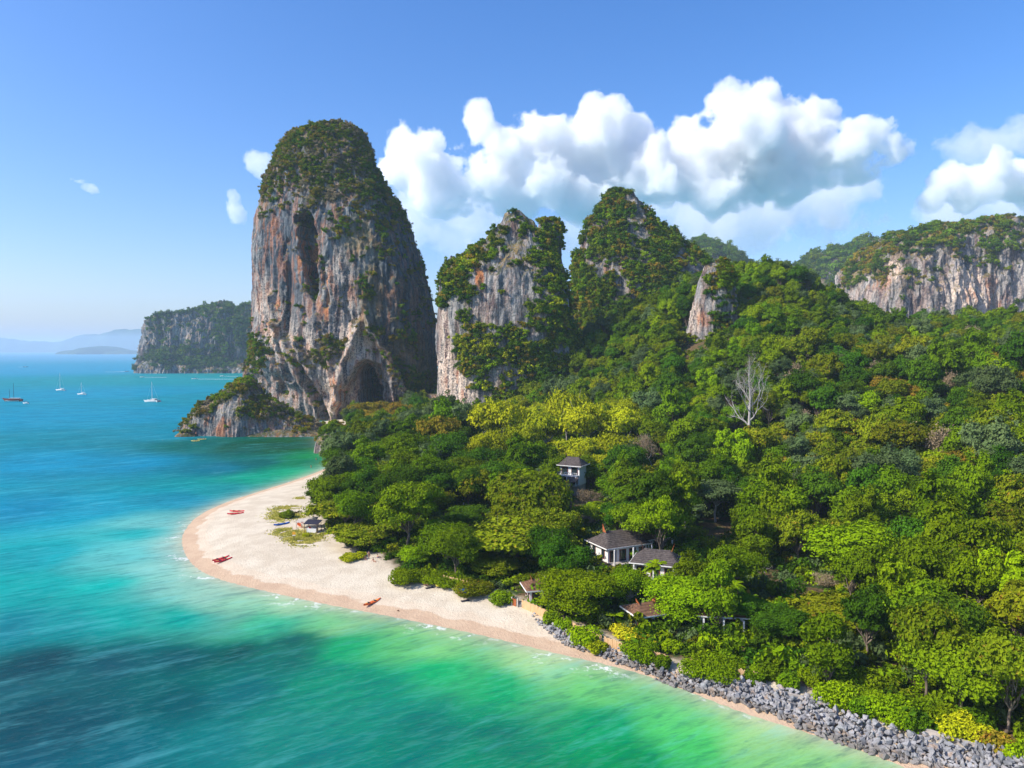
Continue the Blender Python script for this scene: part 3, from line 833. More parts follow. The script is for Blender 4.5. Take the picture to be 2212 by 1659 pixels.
# massif at the right edge and the ridges behind it
P5 = mk_paint(bush_b=[(1900,560,60,60,.95),(2020,500,120,40,1),(2130,490,70,40,.9),(1960,640,30,40,.5),(2150,560,40,50,.8),(1850,600,30,50,.9),(2020,600,20,60,.5)],
    cream_b=[(1930,585,26,30,1),(2100,630,60,60,1),(2050,650,30,50,.7)], rust_b=[(1900,600,40,30,.6),(2130,640,50,50,.6)], dark_b=[(1968,540,16,60,1)], base_dark=0.1, base_cream=.2, bare=[(1930,590,24,40,1),(2040,650,90,50,1),(2140,625,70,60,1),(2100,540,14,50,1),(1900,650,50,25,1)])
H1 = lobe_ridge([(u_, v_ + 9) for u_, v_ in [(1780,760),(1812,700),(1838,640),(1850,585),(1872,545),(1900,515),(1930,498),(1962,489),(1990,484),(2040,487),(2085,478),(2112,467),(2135,466),(2160,478),(2190,485),(2240,484),(2320,495),(2450,560),(2560,700)]],
    900, 90, 560, 150, 3.4, 1.5, 0.6, 3.0, P5, 0)
rock_object('limestone_massif', [H1], M['rock_far'], 'long cliffed limestone massif at the right behind the forest')
P6 = mk_paint(base_bush=0.9, base_dark=.3)
H2 = lobe_ridge([(1640,700),(1700,600),(1760,552),(1800,532),(1850,518),(1900,515),(1960,540),(2050,600)], 1500, 150, 300, 60, 2.2, 1.2, 0.4, 5.0, P6, 0)
rock_object('green_ridge', [H2], M['rock_far'], 'low green ridge between the forest skyline and the massif')
H3 = lobe_ridge([(1380,640),(1440,565),(1475,535),(1495,515),(1512,511),(1535,517),(1560,532),(1600,560),(1680,620)], 1500, 150, 240, 60, 2.0, 0.9, 0.4, 8.0, P6, 0)
rock_object('green_ridge.001', [H3], M['rock_far'], 'small bluish green summit behind the pointed peak')
H4 = lobe_ridge([(1150,700),(1210,672),(1232,655),(1260,668),(1330,700)], 2400, 150, 80, 30, 2.0, 0.6, 0.3, 1.0, P6, 0)
rock_object('green_ridge.002', [H4], M['rock_far'], 'distant blue hill seen through the gap between two peaks')

# island across the bay
P7 = mk_paint(bush_b=[(430,660,130,18,1),(340,700,22,30,.8),(520,720,60,60,.9),(420,770,90,30,1)], cream_b=[(400,720,40,20,.6),(330,715,14,30,.4)], base_dark=.35, base_bush=.06)
I1 = lobe_ridge([(310,820),(316,780),(322,735),(330,705),(344,680),(362,667),(400,659),(430,651),(452,650),(474,645),(498,646),(515,658),(530,668),(540,662),(548,655),(562,652),(600,665),(680,720)],
    1700, 85, 420, 130, 3.6, 2.0, 0.42, 7.0, P7, -5)
I2 = lobe_ridge([(302,806),(312,782),(330,758),(352,748),(372,748),(400,756),(440,762),(480,765),(520,772),(560,780),(640,800)], 1620, 70, 360, 70, 2.0, 1.1, 0.5, 2.0, P7, -5)
rock_object('limestone_island', [I1, I2], M['rock_far'], 'steep blue grey limestone island across the bay')
# rocky headland at the foot of the tower
P8 = mk_paint(bush_b=[(440,870,50,22,1),(500,860,50,40,1),(560,890,60,30,.9),(530,820,30,30,1),(420,890,20,20,.7)], base_dark=.45, base_rust=.5, base_cream=.15, base_bush=.12)
J1 = lobe_ridge([(384,948),(400,930),(412,900),(430,880),(448,858),(470,852),(490,846),(508,822),(528,808),(545,812),(565,840),(600,868),(640,888),(680,906),(704,925),(722,948)],
    442, 24, 320, 110, 2.3, 0.55, 1.5, 4.0, P8, -3)
J2 = lobe_ridge([(370,949),(378,938),(392,922),(410,918),(428,928),(442,951)], 425, 7, 90, 40, 2.2, 0.3, 2.0, 1.0, mk_paint(base_dark=.9), -2)
J3 = lobe_ridge([(500,950),(540,925),(600,915),(660,918),(700,930),(716,950)], 426, 8, 180, 50, 2.4, 0.45, 1.8, 2.0, mk_paint(base_dark=.5, base_rust=.6, base_bush=.1), -2)
rock_object('rocky_headland', [J1, J2, J3], M['rock'], 'low dark rocky point with scrub at the foot of the tower')
K1 = lobe_ridge([(684,985),(686,950),(694,926),(715,910),(745,908),(775,915),(810,940),(840,990)], 362, 12, 150, 70, 2.8, 0.4, 1.6, 2.0,
    mk_paint(bush_b=[(730,930,40,14,1),(695,950,12,12,.6),(780,955,20,30,.7)], base_dark=.25), -2)
rock_object('beach_crag', [K1], M['rock'], 'small grey rock outcrop at the far end of the beach')
# hills on the horizon
def hills(name, crest, y, label, amp=.2):
    m = plain(name + '_slope', (0.045, 0.075, 0.03), 0.95, 0.05, 0.35, 0.004)
    V, Fq, A = lobe_ridge(crest, y, 600, 240, 30, 2.0, amp, 0.02, 1.0, None, -5, drop=0)
    obj(name, mesh_np(name, V, Fq, [m], True), kind='structure', label=label)
hills('distant_hills', [(-500,745),(-200,735),(0,730),(60,734),(110,737),(140,736),(175,722),(215,722),(240,716),(262,710),(290,712),(330,715),(380,730),(450,745),(520,755)], 15000, 'pale blue hills on the horizon across the sea')
hills('low_islets', [(150,764),(165,757),(190,758),(205,750),(225,748),(245,752),(262,758),(280,757),(305,760),(330,764)], 9000, 'low dark islets in front of the distant hills', .05)
# loose boulders at the foot of the headland
for k, (u, v, r) in enumerate([(645,938,2.6),(670,932,2.2),(655,930,1.6),(700,932,2.4),(688,938,1.4),(624,940,1.5)]):
    p = G(u, v); me_ = MB().ell((0, 0, 0), (r, r * .8, r * .8), 14, 9)
    V = np.array(me_.v); V = V * (1 + 0.25 * fbm(V[:, 0] * .8 + k, V[:, 1] * .8, V[:, 2] * .8, 2))[:, None]
    me_.v = V.tolist()
    o = me_.build('boulder', M['rock'], None, True)
    o.location = (p[0], p[1], r * .25)
    o['label'] = ['big pale boulder with grass tuft at the foot of the headland', 'grey boulder between the pale boulder and the cliff', 'small boulder behind the pale boulder', 'rightmost boulder at the waterline under the cliff', 'low boulder half in the water near the cliff', 'leftmost separate boulder under the headland'][k]
    o['category'] = 'boulder'; o['group'] = 'boulders at the foot of the headland'

# ------------------------------------------------------------------ clouds
def cloud_material(name, dens, erode=0.55, sc=1.0):
    m = bpy.data.materials.new(name); m.use_nodes = True
    t = NT.__new__(NT); t.m = m; t.t = m.node_tree; t.t.nodes.clear(); t.out = t.n('ShaderNodeOutputMaterial')
    P = t.coords()
    g = t.attr('density')
    n1 = t.noise(P, 0.0022 * sc, 6, 0.62, 0.3)
    n2 = t.noise(P, 0.009 * sc, 4, 0.65)
    nn = t.math('ADD', t.math('MULTIPLY', n1, 0.7), t.math('MULTIPLY', n2, 0.3))
    e = t.math('SUBTRACT', g, t.math('MULTIPLY', t.ramp(nn, 0.36, 0.62, 0, 1), erode))
    d = t.ramp(e, 0.0, 0.13, 0.0, dens)
    v = t.n('ShaderNodeVolumePrincipled')
    v.inputs['Color'].default_value = (0.9995, 0.9995, 0.9995, 1)
    v.inputs['Density Attribute'].default_value = ''
    t.set(v.inputs['Density'], d)
    v.inputs['Anisotropy'].default_value = 0.15
    t.t.links.new(v.outputs[0], t.out.inputs['Volume'])
    return m
def cloud(name, puffs, y, mat, label, voxel=60.0, band=260.0, flat=0.75, seed=0, subs=12):
    r_ = np.random.default_rng(seed)
    mb = MB()
    for (u, v, r) in puffs:
        v = v + 0.12 * r; rr = 1.22 * r / F * y
        p = D(u, v, y + r_.uniform(-0.6, 0.6) * rr)
        mb.ell(p, (rr, rr * 0.9, rr * flat), 14, 9)
        for q in range(subs):
            a = r_.uniform(0, 2 * math.pi); e = r_.uniform(-0.2, 1.0) * math.pi / 2
            dd = np.array([math.cos(a) * math.cos(e), math.sin(a) * math.cos(e), math.sin(e) * flat])
            r2 = rr * r_.uniform(0.22, 0.5)
            mb.ell(p + dd * rr * 0.85, (r2, r2, r2 * .9), 9, 7)
    me = mb.mesh(name, mat)
    o = bpy.data.objects.new(name, me); COL.objects.link(o)
    md = o.modifiers.new('r', 'REMESH'); md.mode = 'VOXEL'; md.voxel_size = voxel
    bpy.context.view_layer.update()
    me2 = bpy.data.meshes.new_from_object(o.evaluated_get(bpy.context.evaluated_depsgraph_get()))
    o.modifiers.clear(); o.data = me2
    me2.materials.clear(); me2.materials.append(mat)
    n = len(me2.vertices)
    V = np.zeros(n * 3, np.float32); me2.vertices.foreach_get('co', V); V = V.reshape(-1, 3).astype(float)
    N = np.zeros(n * 3, np.float32); me2.vertices.foreach_get('normal', N); N = N.reshape(-1, 3)
    def billow(f, k): return 1 - 2 * np.abs(perlin(V[:, 0] * f * .001 + k, V[:, 1] * f * .001, V[:, 2] * f * .001))
    V2 = V + N * ((100 * billow(1.1, seed) + 110 * billow(2.6, seed + 3) + 60 * billow(5.5, seed + 5)) * band / 260)[:, None]
    me2.vertices.foreach_set('co', V2.astype(np.float32).ravel()); me2.update()
    COL.objects.unlink(o); o.name = name + '_shape'
    vd = bpy.data.volumes.new(name); vd.materials.append(mat)
    o2 = bpy.data.objects.new(name, vd); COL.objects.link(o2)
    md = o2.modifiers.new('volume', 'MESH_TO_VOLUME')
    md.object = o; md.resolution_mode = 'VOXEL_SIZE'; md.voxel_size = voxel; md.density = 1.0; md.interior_band_width = band
    o = o2
    o['label'] = label; o['category'] = 'cloud'; o['kind'] = 'thing'
    return o
CM = cloud_material('cumulus', 0.009, 0.32)
CS = cloud_material('small_cumulus', 0.007, 0.7, 2.0)
CT_ = cloud_material('thin_cloud', 0.0016, 0.42, 0.5)
CY = 9000
cloud('cumulus_cloud', [(880,335,38),(920,318,26),(850,370,30),(930,370,46),(985,315,10),
  (1030,262,16),(1045,285,20),(1075,305,22),(1100,330,40),(1150,272,24),(1170,290,34),(1200,320,40),(1240,340,44),
  (1290,275,34),(1325,258,26),(1345,280,28),(1300,320,50),(1370,310,28),(1400,350,44),(1440,340,36),(1480,315,36),(1515,300,26),
  (1575,235,24),(1610,222,24),(1650,220,24),(1620,285,60),(1690,262,34),(1720,300,44),(1770,252,22),(1745,290,30),(1750,340,46),
  (1830,318,34),(1880,305,26),(1910,320,20),(1940,325,9),(1560,325,50),(1500,365,50),(1420,385,44),(1330,375,44),(1650,365,50),(1850,350,26),(1180,390,40),(1050,390,36),(960,420,36),(1250,410,44),(1550,410,40),(1700,380,40),(1110,420,36)], CY, CM,
  'long bright cumulus bank above the peaks', 42, 260, 0.8, 1)
cloud('cumulus_cloud.001', [(2010,430,18),(2040,405,22),(2070,385,20),(2110,372,22),(2150,365,26),(2190,385,34),(2240,385,44),(2100,410,26)], CY, CM, 'small cumulus at the right edge above the massif', 50, 240, 0.7, 2)
cloud('cumulus_cloud.002', [(562,350,18),(548,342,10),(572,366,18)], 6000, CS, 'little white cloud touching the left of the tower', 22, 70, 0.9, 3)
cloud('cumulus_cloud.003', [(508,425,11),(505,448,14),(518,468,16)], 7000, CS, 'faint upright cloud left of the tower', 24, 80, 1.0, 4)
cloud('cumulus_cloud.004', [(170,393,11),(198,406,9),(152,392,7)], 7000, CS, 'tiny wispy cloud alone in the left sky', 20, 60, 0.4, 5)
cloud('thin_cloud', [(900,470,60),(980,430,60),(1060,430,70),(1150,420,60),(1240,430,60),(1330,460,60),(1480,430,70),(1600,430,80),(1720,440,70),(1820,430,60),(1500,490,60),(1650,500,60),(1780,510,40),(1000,510,50),(1230,500,40)], CY + 2500, CT_,
  'thin grey white veil of cloud low behind the peaks', 75, 600, 0.6, 6, 6)
cloud('thin_cloud.001', [(2090,320,30),(2150,305,30),(2200,300,30),(2200,450,50),(2080,450,40),(2010,450,26)], CY + 2000, CT_, 'thin veil of cloud at the right edge', 75, 500, 0.5, 7, 6)

# ------------------------------------------------------------------ plants: the kinds
HIDE = bpy.data.collections.new('plant_kinds')        # never linked to the scene: meshes for the mass of the forest
def leaf_cards(C, Nn, size, r_, elong=1.5):
    """small diamond leaves sprays at C facing Nn"""
    n = len(C)
    a = np.cross(Nn, r_.normal(size=(n, 3))); a /= np.linalg.norm(a, axis=1)[:, None] + 1e-9
    b = np.cross(Nn, a)
    s = (size * r_.uniform(0.6, 1.4, n))[:, None]
    bend = Nn * s * 0.25
    V = np.stack([C - a * s * elong * .5, C - b * s * .5 + bend, C + a * s * elong * .5, C + b * s * .5 + bend], 1).reshape(-1, 3)
    return V, np.arange(4 * n).reshape(-1, 4)
def crown_geo(r_, R, H, base, nl=9, clumps=26, leaves=36, leaf=0.55, flat=0.62, top=1.0, droop=0.0, spread=1.0, loose=0.24):
    """returns leaf vertices, faces and lobe centres; the crown stands on z=base"""
    lob = []
    for k in range(nl):
        a = 2.399 * k + r_.uniform(-.5, .5); q = math.sqrt((k + 0.4) / nl) * 0.74 * spread
        dome = math.sqrt(max(0.05, 1 - min(q, .97)**2))
        tier = 1.0 if (k % 3) else 0.62
        hz = base + H * (0.10 + 0.66 * (dome * top + (1 - top)) * tier) + r_.uniform(-.13, .13) * H
        lob.append((q * R * math.cos(a), q * R * math.sin(a), hz, R * r_.uniform(0.18, 0.46)))
    Cs, Ns = [], []
    for (lx, ly, lz, lr) in lob:
        d = r_.normal(size=(clumps, 3)); d[:, 2] = np.abs(d[:, 2]) * 0.9 - 0.28; d /= np.linalg.norm(d, axis=1)[:, None]
        cc = np.array([lx, ly, lz]) + d * np.array([lr, lr, lr * flat]) * r_.uniform(0.55, 1.22, (clumps, 1))
        off = r_.normal(size=(clumps, leaves, 3)) * lr * loose * np.array([1.15, 1.15, 0.62])
        if droop: off[..., 2] -= np.abs(r_.normal(size=(clumps, leaves))) * droop
        pts = cc[:, None] + off
        nn = d[:, None] * 0.75 + r_.normal(size=off.shape) * 0.42 + np.array([0, 0, 0.25]) + off / (lr * loose) * 0.25
        Cs.append(pts.reshape(-1, 3)); Ns.append(nn.reshape(-1, 3))
    C = np.concatenate(Cs); N = np.concatenate(Ns); N /= np.linalg.norm(N, axis=1)[:, None]
    keep = C[:, 2] > 0.3
    V, Fq = leaf_cards(C[keep], N[keep], leaf, r_)
    return V, Fq, lob
def limb(mb, a, b, r0, r1, r_, seg=4, wig=0.08, n=5):
    a = np.array(a, float); b = np.array(b, float); L = np.linalg.norm(b - a)
    pts = [a + (b - a) * t + r_.normal(size=3) * wig * L * (0 < t < 1) for t in np.linspace(0, 1, seg + 1)]
    mb.tube(pts, np.linspace(r0, r1, seg + 1), n, False)
    return pts
def trunk_geo(r_, base, lob, r0=0.32, lean=0.0, n=6):
    mb = MB()
    top = np.array([r_.normal() * .5 + lean, r_.normal() * .5, base + 0.6])
    limb(mb, (0, 0, -1.2), top, r0, r0 * 0.7, r_, 4, 0.02, n + 1)
    for (lx, ly, lz, lr) in lob:
        p = limb(mb, top - [0, 0, r_.uniform(0, base * .25)], (lx, ly, lz), r0 * .5, r0 * .10, r_, 4, 0.05, n - 1)
        for q in range(2):
            e = np.array([lx, ly, lz]) + r_.normal(size=3) * lr * .6
            limb(mb, p[2 + q], e, r0 * .2, r0 * .05, r_, 2, 0.05, 4)
    return mb
def bare_geo(r_, H, R, r0, levels=4, up=0.35, split=3):
    mb = MB(); ends = []
    def grow(p, d, L, r, k):
        seg = 3; pts = [p]
        for q in range(seg):
            d = d + r_.normal(size=3) * 0.17 + np.array([0, 0, up * .15]); d /= np.linalg.norm(d)
            pts.append(pts[-1] + d * L / seg)
        mb.tube(pts, np.linspace(r, r * 0.55, seg + 1), 6 if k < 2 else 4, False)
        if k >= levels: ends.append(pts[-1]); return
        for q in range(split + (k == 0)):
            t = pts[-1] if q < 2 else pts[1 + (q % seg)]
            a = r_.uniform(0, 2 * math.pi); w = R / H * (1.15 if k == 0 else 0.95)
            dd = d * 0.7 + np.array([math.cos(a) * w, math.sin(a) * w, up * r_.uniform(.2, 1.0)]) * 0.9; dd /= np.linalg.norm(dd)
            grow(t, dd, L * r_.uniform(0.52, 0.74), r * 0.52, k + 1)
    grow(np.array([0, 0, -0.8]), np.array([r_.normal() * .05, r_.normal() * .05, 1.0]), H * 0.42, r0, 0)
    return mb, np.array(ends)
KINDS = {}   # name -> dict(crown mesh, trunk mesh, R, H, leaf)
def kind(name, leafkey, seed, R, H, base, trunk=0.3, bark='bark', **kw):
    r_ = np.random.default_rng(seed)
    V, Fq, lob = crown_geo(r_, R, H - base, base, **kw)
    cm = mesh_np('crown', V, Fq, [LEAF[leafkey]], False)
    tm = trunk_geo(r_, base, lob, trunk).mesh('trunk', M[bark], True)
    KINDS[name] = dict(crown=cm, trunk=tm, R=R, H=H, leaf=leafkey)
# name, leaf, seed, crown radius, height, height of the first branches
BIG = dict(clumps=36, leaves=48, leaf=0.34)
kind('round_a', 'mid', 11, 6.2, 13.0, 3.4, .36, nl=18, **BIG)
kind('round_b', 'dark', 12, 5.6, 13.0, 3.2, .34, nl=16, **BIG)
kind('round_c', 'bright', 13, 6.0, 12.0, 2.2, .34, nl=20, flat=.8, **BIG)
kind('spread', 'olive', 14, 7.4, 9.5, 3.0, .36, nl=20, clumps=26, leaves=40, leaf=0.50, flat=.6, top=.75, spread=1.1, loose=.2)
kind('feather', 'bright', 15, 6.6, 12.5, 1.2, .40, nl=24, clumps=34, leaves=44, leaf=0.30, flat=.9, loose=.30, bark='bark_pale')
kind('lime', 'lime', 16, 6.6, 12.5, 6.0, .34, nl=16, clumps=20, leaves=40, leaf=0.46, flat=.6, bark='bark_pale', top=.8)
kind('grey_open', 'grey', 17, 5.6, 14.5, 6.5, .26, nl=15, clumps=14, leaves=34, leaf=0.42, flat=.6, bark='bark_pale')
kind('vine', 'mid', 18, 4.2, 13.5, 1.0, .30, nl=12, clumps=30, leaves=36, leaf=0.42, flat=1.5, droop=.8)
kind('amber', 'amber', 19, 5.8, 11.0, 4.5, .30, nl=16, clumps=16, leaves=30, leaf=0.44, flat=.7)
kind('slope_a', 'mid', 20, 5.0, 12.0, 3.0, .28, nl=15, clumps=22, leaves=40, leaf=0.36, flat=.95, loose=.2)
kind('slope_b', 'dark', 21, 4.6, 13.0, 3.0, .28, nl=15, clumps=22, leaves=40, leaf=0.36, flat=.95, loose=.2)
kind('slope_c', 'olive', 22, 5.2, 11.5, 3.0, .28, nl=15, clumps=22, leaves=40, leaf=0.36, flat=.95, loose=.2)
kind('slope_d', 'grey', 23, 5.0, 13.5, 4.5, .26, nl=15, clumps=22, leaves=40, leaf=0.36, flat=.95, loose=.2)
kind('slope_e', 'bright', 24, 4.6, 12.0, 2.5, .28, nl=15, clumps=22, leaves=40, leaf=0.36, flat=.95, loose=.2)
def kind_bare(name, seed, H, R, r0, bark, dry=None, levels=4, nleaf=18, leaf=.3, up=.35, split=3):
    r_ = np.random.default_rng(seed)
    mb, ends = bare_geo(r_, H, R, r0, levels, up, split)
    tm = mb.mesh('trunk', M[bark], True)
    cm = None
    if dry:
        C = (ends[:, None] + r_.normal(size=(len(ends), nleaf, 3)) * 0.6).reshape(-1, 3)
        N = r_.normal(size=C.shape); N /= np.linalg.norm(N, axis=1)[:, None]
        V, Fq = leaf_cards(C, N, leaf, r_)
        cm = mesh_np('crown', V, Fq, [LEAF[dry]], False)
    KINDS[name] = dict(crown=cm, trunk=tm, R=R, H=H, leaf=dry or 'bare')
kind_bare('bare_tall', 31, 20, 13, .85, 'bark_pale', 'dry', 5, 2, .12, .22)
kind_bare('bare_small', 32, 10, 5, .22, 'bark_pale', None, 4)
kind_bare('twiggy', 33, 10, 6.0, .26, 'bark_pale', 'dry', 5, 7, .22, .25)
kind_bare('slope_dry', 34, 10, 5.5, .22, 'bark', 'dry', 5, 8, .24, .3)
kind_bare('half_bare', 35, 9.5, 7.5, .26, 'bark', 'olive', 5, 5, .34, .1)
def leader_tree(name, seed, H, R, r0):
    """a bare tree with one leader and limbs that reach out nearly level"""
    r_ = np.random.default_rng(seed); mb = MB(); ends = []
    lead = [np.array([0, 0, -1.0]), np.array([.1, 0, H * .3]), np.array([-.3, .1, H * .55]), np.array([.5, .1, H * .75]), np.array([.2, 0, H])]
    mb.tube(lead, [r0, r0 * .8, r0 * .6, r0 * .35, r0 * .08], 8, False)
    def at_h(z):
        zz = [p[2] for p in lead]; return np.array([np.interp(z, zz, [p[q] for p in lead]) for q in range(3)])
    def grow(p, d, L, r, k):
        pts = [p]
        for q in range(4):
            d = d + r_.normal(size=3) * .20 + np.array([0, 0, .10]); d /= np.linalg.norm(d); pts.append(pts[-1] + d * L / 4)
        mb.tube(pts, np.linspace(r, r * .35, 5), 6 if k < 1 else 4, False)
        if k >= 3: ends.append(pts[-1]); return
        for q in range(4):
            dd = d * .6 + r_.normal(size=3) * .6; dd[2] = dd[2] * .6 + .15; dd /= np.linalg.norm(dd)
            grow(pts[1 + q], dd, L * r_.uniform(.40, .58), r * .5, k + 1)
    for k in range(13):
        z = H * (.24 + .70 * k / 13); a = 2.4 * k + r_.uniform(-.4, .4); ln = R * (1.0 - .75 * max(0, (z / H - .35) / .65)) * r_.uniform(.8, 1.1)
        grow(at_h(z), np.array([math.cos(a), math.sin(a), .25 + .5 * z / H]), ln, r0 * .42 * (1.15 - z / H), 0)
    ends = np.array(ends); C = (ends[:, None] + r_.normal(size=(len(ends), 2, 3)) * .6).reshape(-1, 3)
    N = r_.normal(size=C.shape); N /= np.linalg.norm(N, axis=1)[:, None]; V, Fq = leaf_cards(C, N, .13, r_)
    KINDS[name] = dict(crown=mesh_np('crown', V, Fq, [LEAF['dry']], False), trunk=mb.mesh('trunk', M['bark_pale'], True), R=R, H=H, leaf='dry')
leader_tree('bare_tall', 71, 22, 9, .75)
print('kinds', round(time.time() - T0, 1), {k: len(v['crown'].polygons) if v['crown'] else 0 for k, v in KINDS.items()})

# bushes
def bush_mesh(name, leafkey, seed, n=460, leaf=.22, flat=.8):
    r_ = np.random.default_rng(seed)
    C, N = [], []
    for k in range(9):
        c = r_.normal(size=3) * [.55, .55, .30] + [0, 0, .40 * flat]; r = r_.uniform(.18, .50)
        d = r_.normal(size=(n // 9, 3)); d /= np.linalg.norm(d, axis=1)[:, None]
        C.append(c + d * r * r_.uniform(.4, 1.25, (len(d), 1)) * [1, 1, flat]); N.append(d + r_.normal(size=d.shape) * .5 + [0, 0, .4])
    C = np.concatenate(C); N = np.concatenate(N); N /= np.linalg.norm(N, axis=1)[:, None]
    V, Fq = leaf_cards(C, N, leaf, r_)
    return mesh_np(name, V, Fq, [LEAF[leafkey]], False)
BUSH = {k: bush_mesh('bush_' + k, k, 40 + i) for i, k in enumerate(['mid', 'dark', 'olive', 'amber', 'dry', 'bright', 'grey', 'lime'])}

# ------------------------------------------------------------------ the mass of plants by geometry nodes
def kinds_collection(name, meshes_list):
    c = bpy.data.collections.new(name)
    for k, ms in enumerate(meshes_list):
        o = bpy.data.objects.new('%02d_%s' % (k, name), ms); c.objects.link(o)
    return c
def scatter(name, P, idx, scale, rot, coll, label, tilt=None):
    """one object of plants standing at P"""
    me = bpy.data.meshes.new(name)
    n = len(P)
    me.vertices.add(n); me.vertices.foreach_set('co', np.asarray(P, np.float32).ravel())
    a = me.attributes.new('kind_index', 'INT', 'POINT'); a.data.foreach_set('value', np.asarray(idx, np.int32))
    a = me.attributes.new('plant_scale', 'FLOAT_VECTOR', 'POINT'); a.data.foreach_set('vector', np.asarray(scale, np.float32).ravel())
    R = np.zeros((n, 3), np.float32); R[:, 2] = rot
    if tilt is not None: R[:, :2] = tilt
    a = me.attributes.new('plant_rot', 'FLOAT_VECTOR', 'POINT'); a.data.foreach_set('vector', R.ravel())
    o = obj(name, me, kind='stuff', label=label)
    ng = bpy.data.node_groups.new(name, 'GeometryNodeTree')
    ng.interface.new_socket(name='Geometry', in_out='INPUT', socket_type='NodeSocketGeometry')
    ng.interface.new_socket(name='Geometry', in_out='OUTPUT', socket_type='NodeSocketGeometry')
    gi = ng.nodes.new('NodeGroupInput'); go = ng.nodes.new('NodeGroupOutput')
    iop = ng.nodes.new('GeometryNodeInstanceOnPoints')
    m2p = ng.nodes.new('GeometryNodeMeshToPoints')
    ci = ng.nodes.new('GeometryNodeCollectionInfo')
    ci.inputs['Collection'].default_value = coll
    ci.inputs['Separate Children'].default_value = True
    ci.inputs['Reset Children'].default_value = True
    def at(nm, typ):
        q = ng.nodes.new('GeometryNodeInputNamedAttribute'); q.data_type = typ; q.inputs['Name'].default_value = nm
        return q.outputs['Attribute']
    iop.inputs['Pick Instance'].default_value = True
    L = ng.links.new
    L(gi.outputs[0], m2p.inputs['Mesh']); L(m2p.outputs[0], iop.inputs['Points'])
    L(ci.outputs[0], iop.inputs['Instance'])
    L(at('kind_index', 'INT'), iop.inputs['Instance Index'])
    L(at('plant_rot', 'FLOAT_VECTOR'), iop.inputs['Rotation'])
    L(at('plant_scale', 'FLOAT_VECTOR'), iop.inputs['Scale'])
    L(iop.outputs[0], go.inputs[0])
    md = o.modifiers.new('plants', 'NODES'); md.node_group = ng
    return o

# ------------------------------------------------------------------ where trees stand
# openings kept free of nearer crowns: u, v, half width, half height, distance of what is seen there
OPENINGS = [(1236,1052,26,40,238),(1335,1202,40,12,160),(1425,1215,34,18,150),(1165,1246,12,10,143),
            (1404,1338,12,14,124),(1312,1345,26,14,118),(1845,1466,24,8,112),(1000,1097,52,18,205),(1622,835,44,66,272),(1412,962,24,26,262),(1268,1085,34,26,222),(1655,1225,24,26,150),(1765,1275,30,24,145),(1545,1095,36,60,196),
            (1900,1430,26,30,112),(640,1140,50,60,180),(790,1212,60,8,150),(1000,1275,110,12,140),(1540,640,46,70,402),(1500,700,24,50,402),(800,842,70,22,520)]
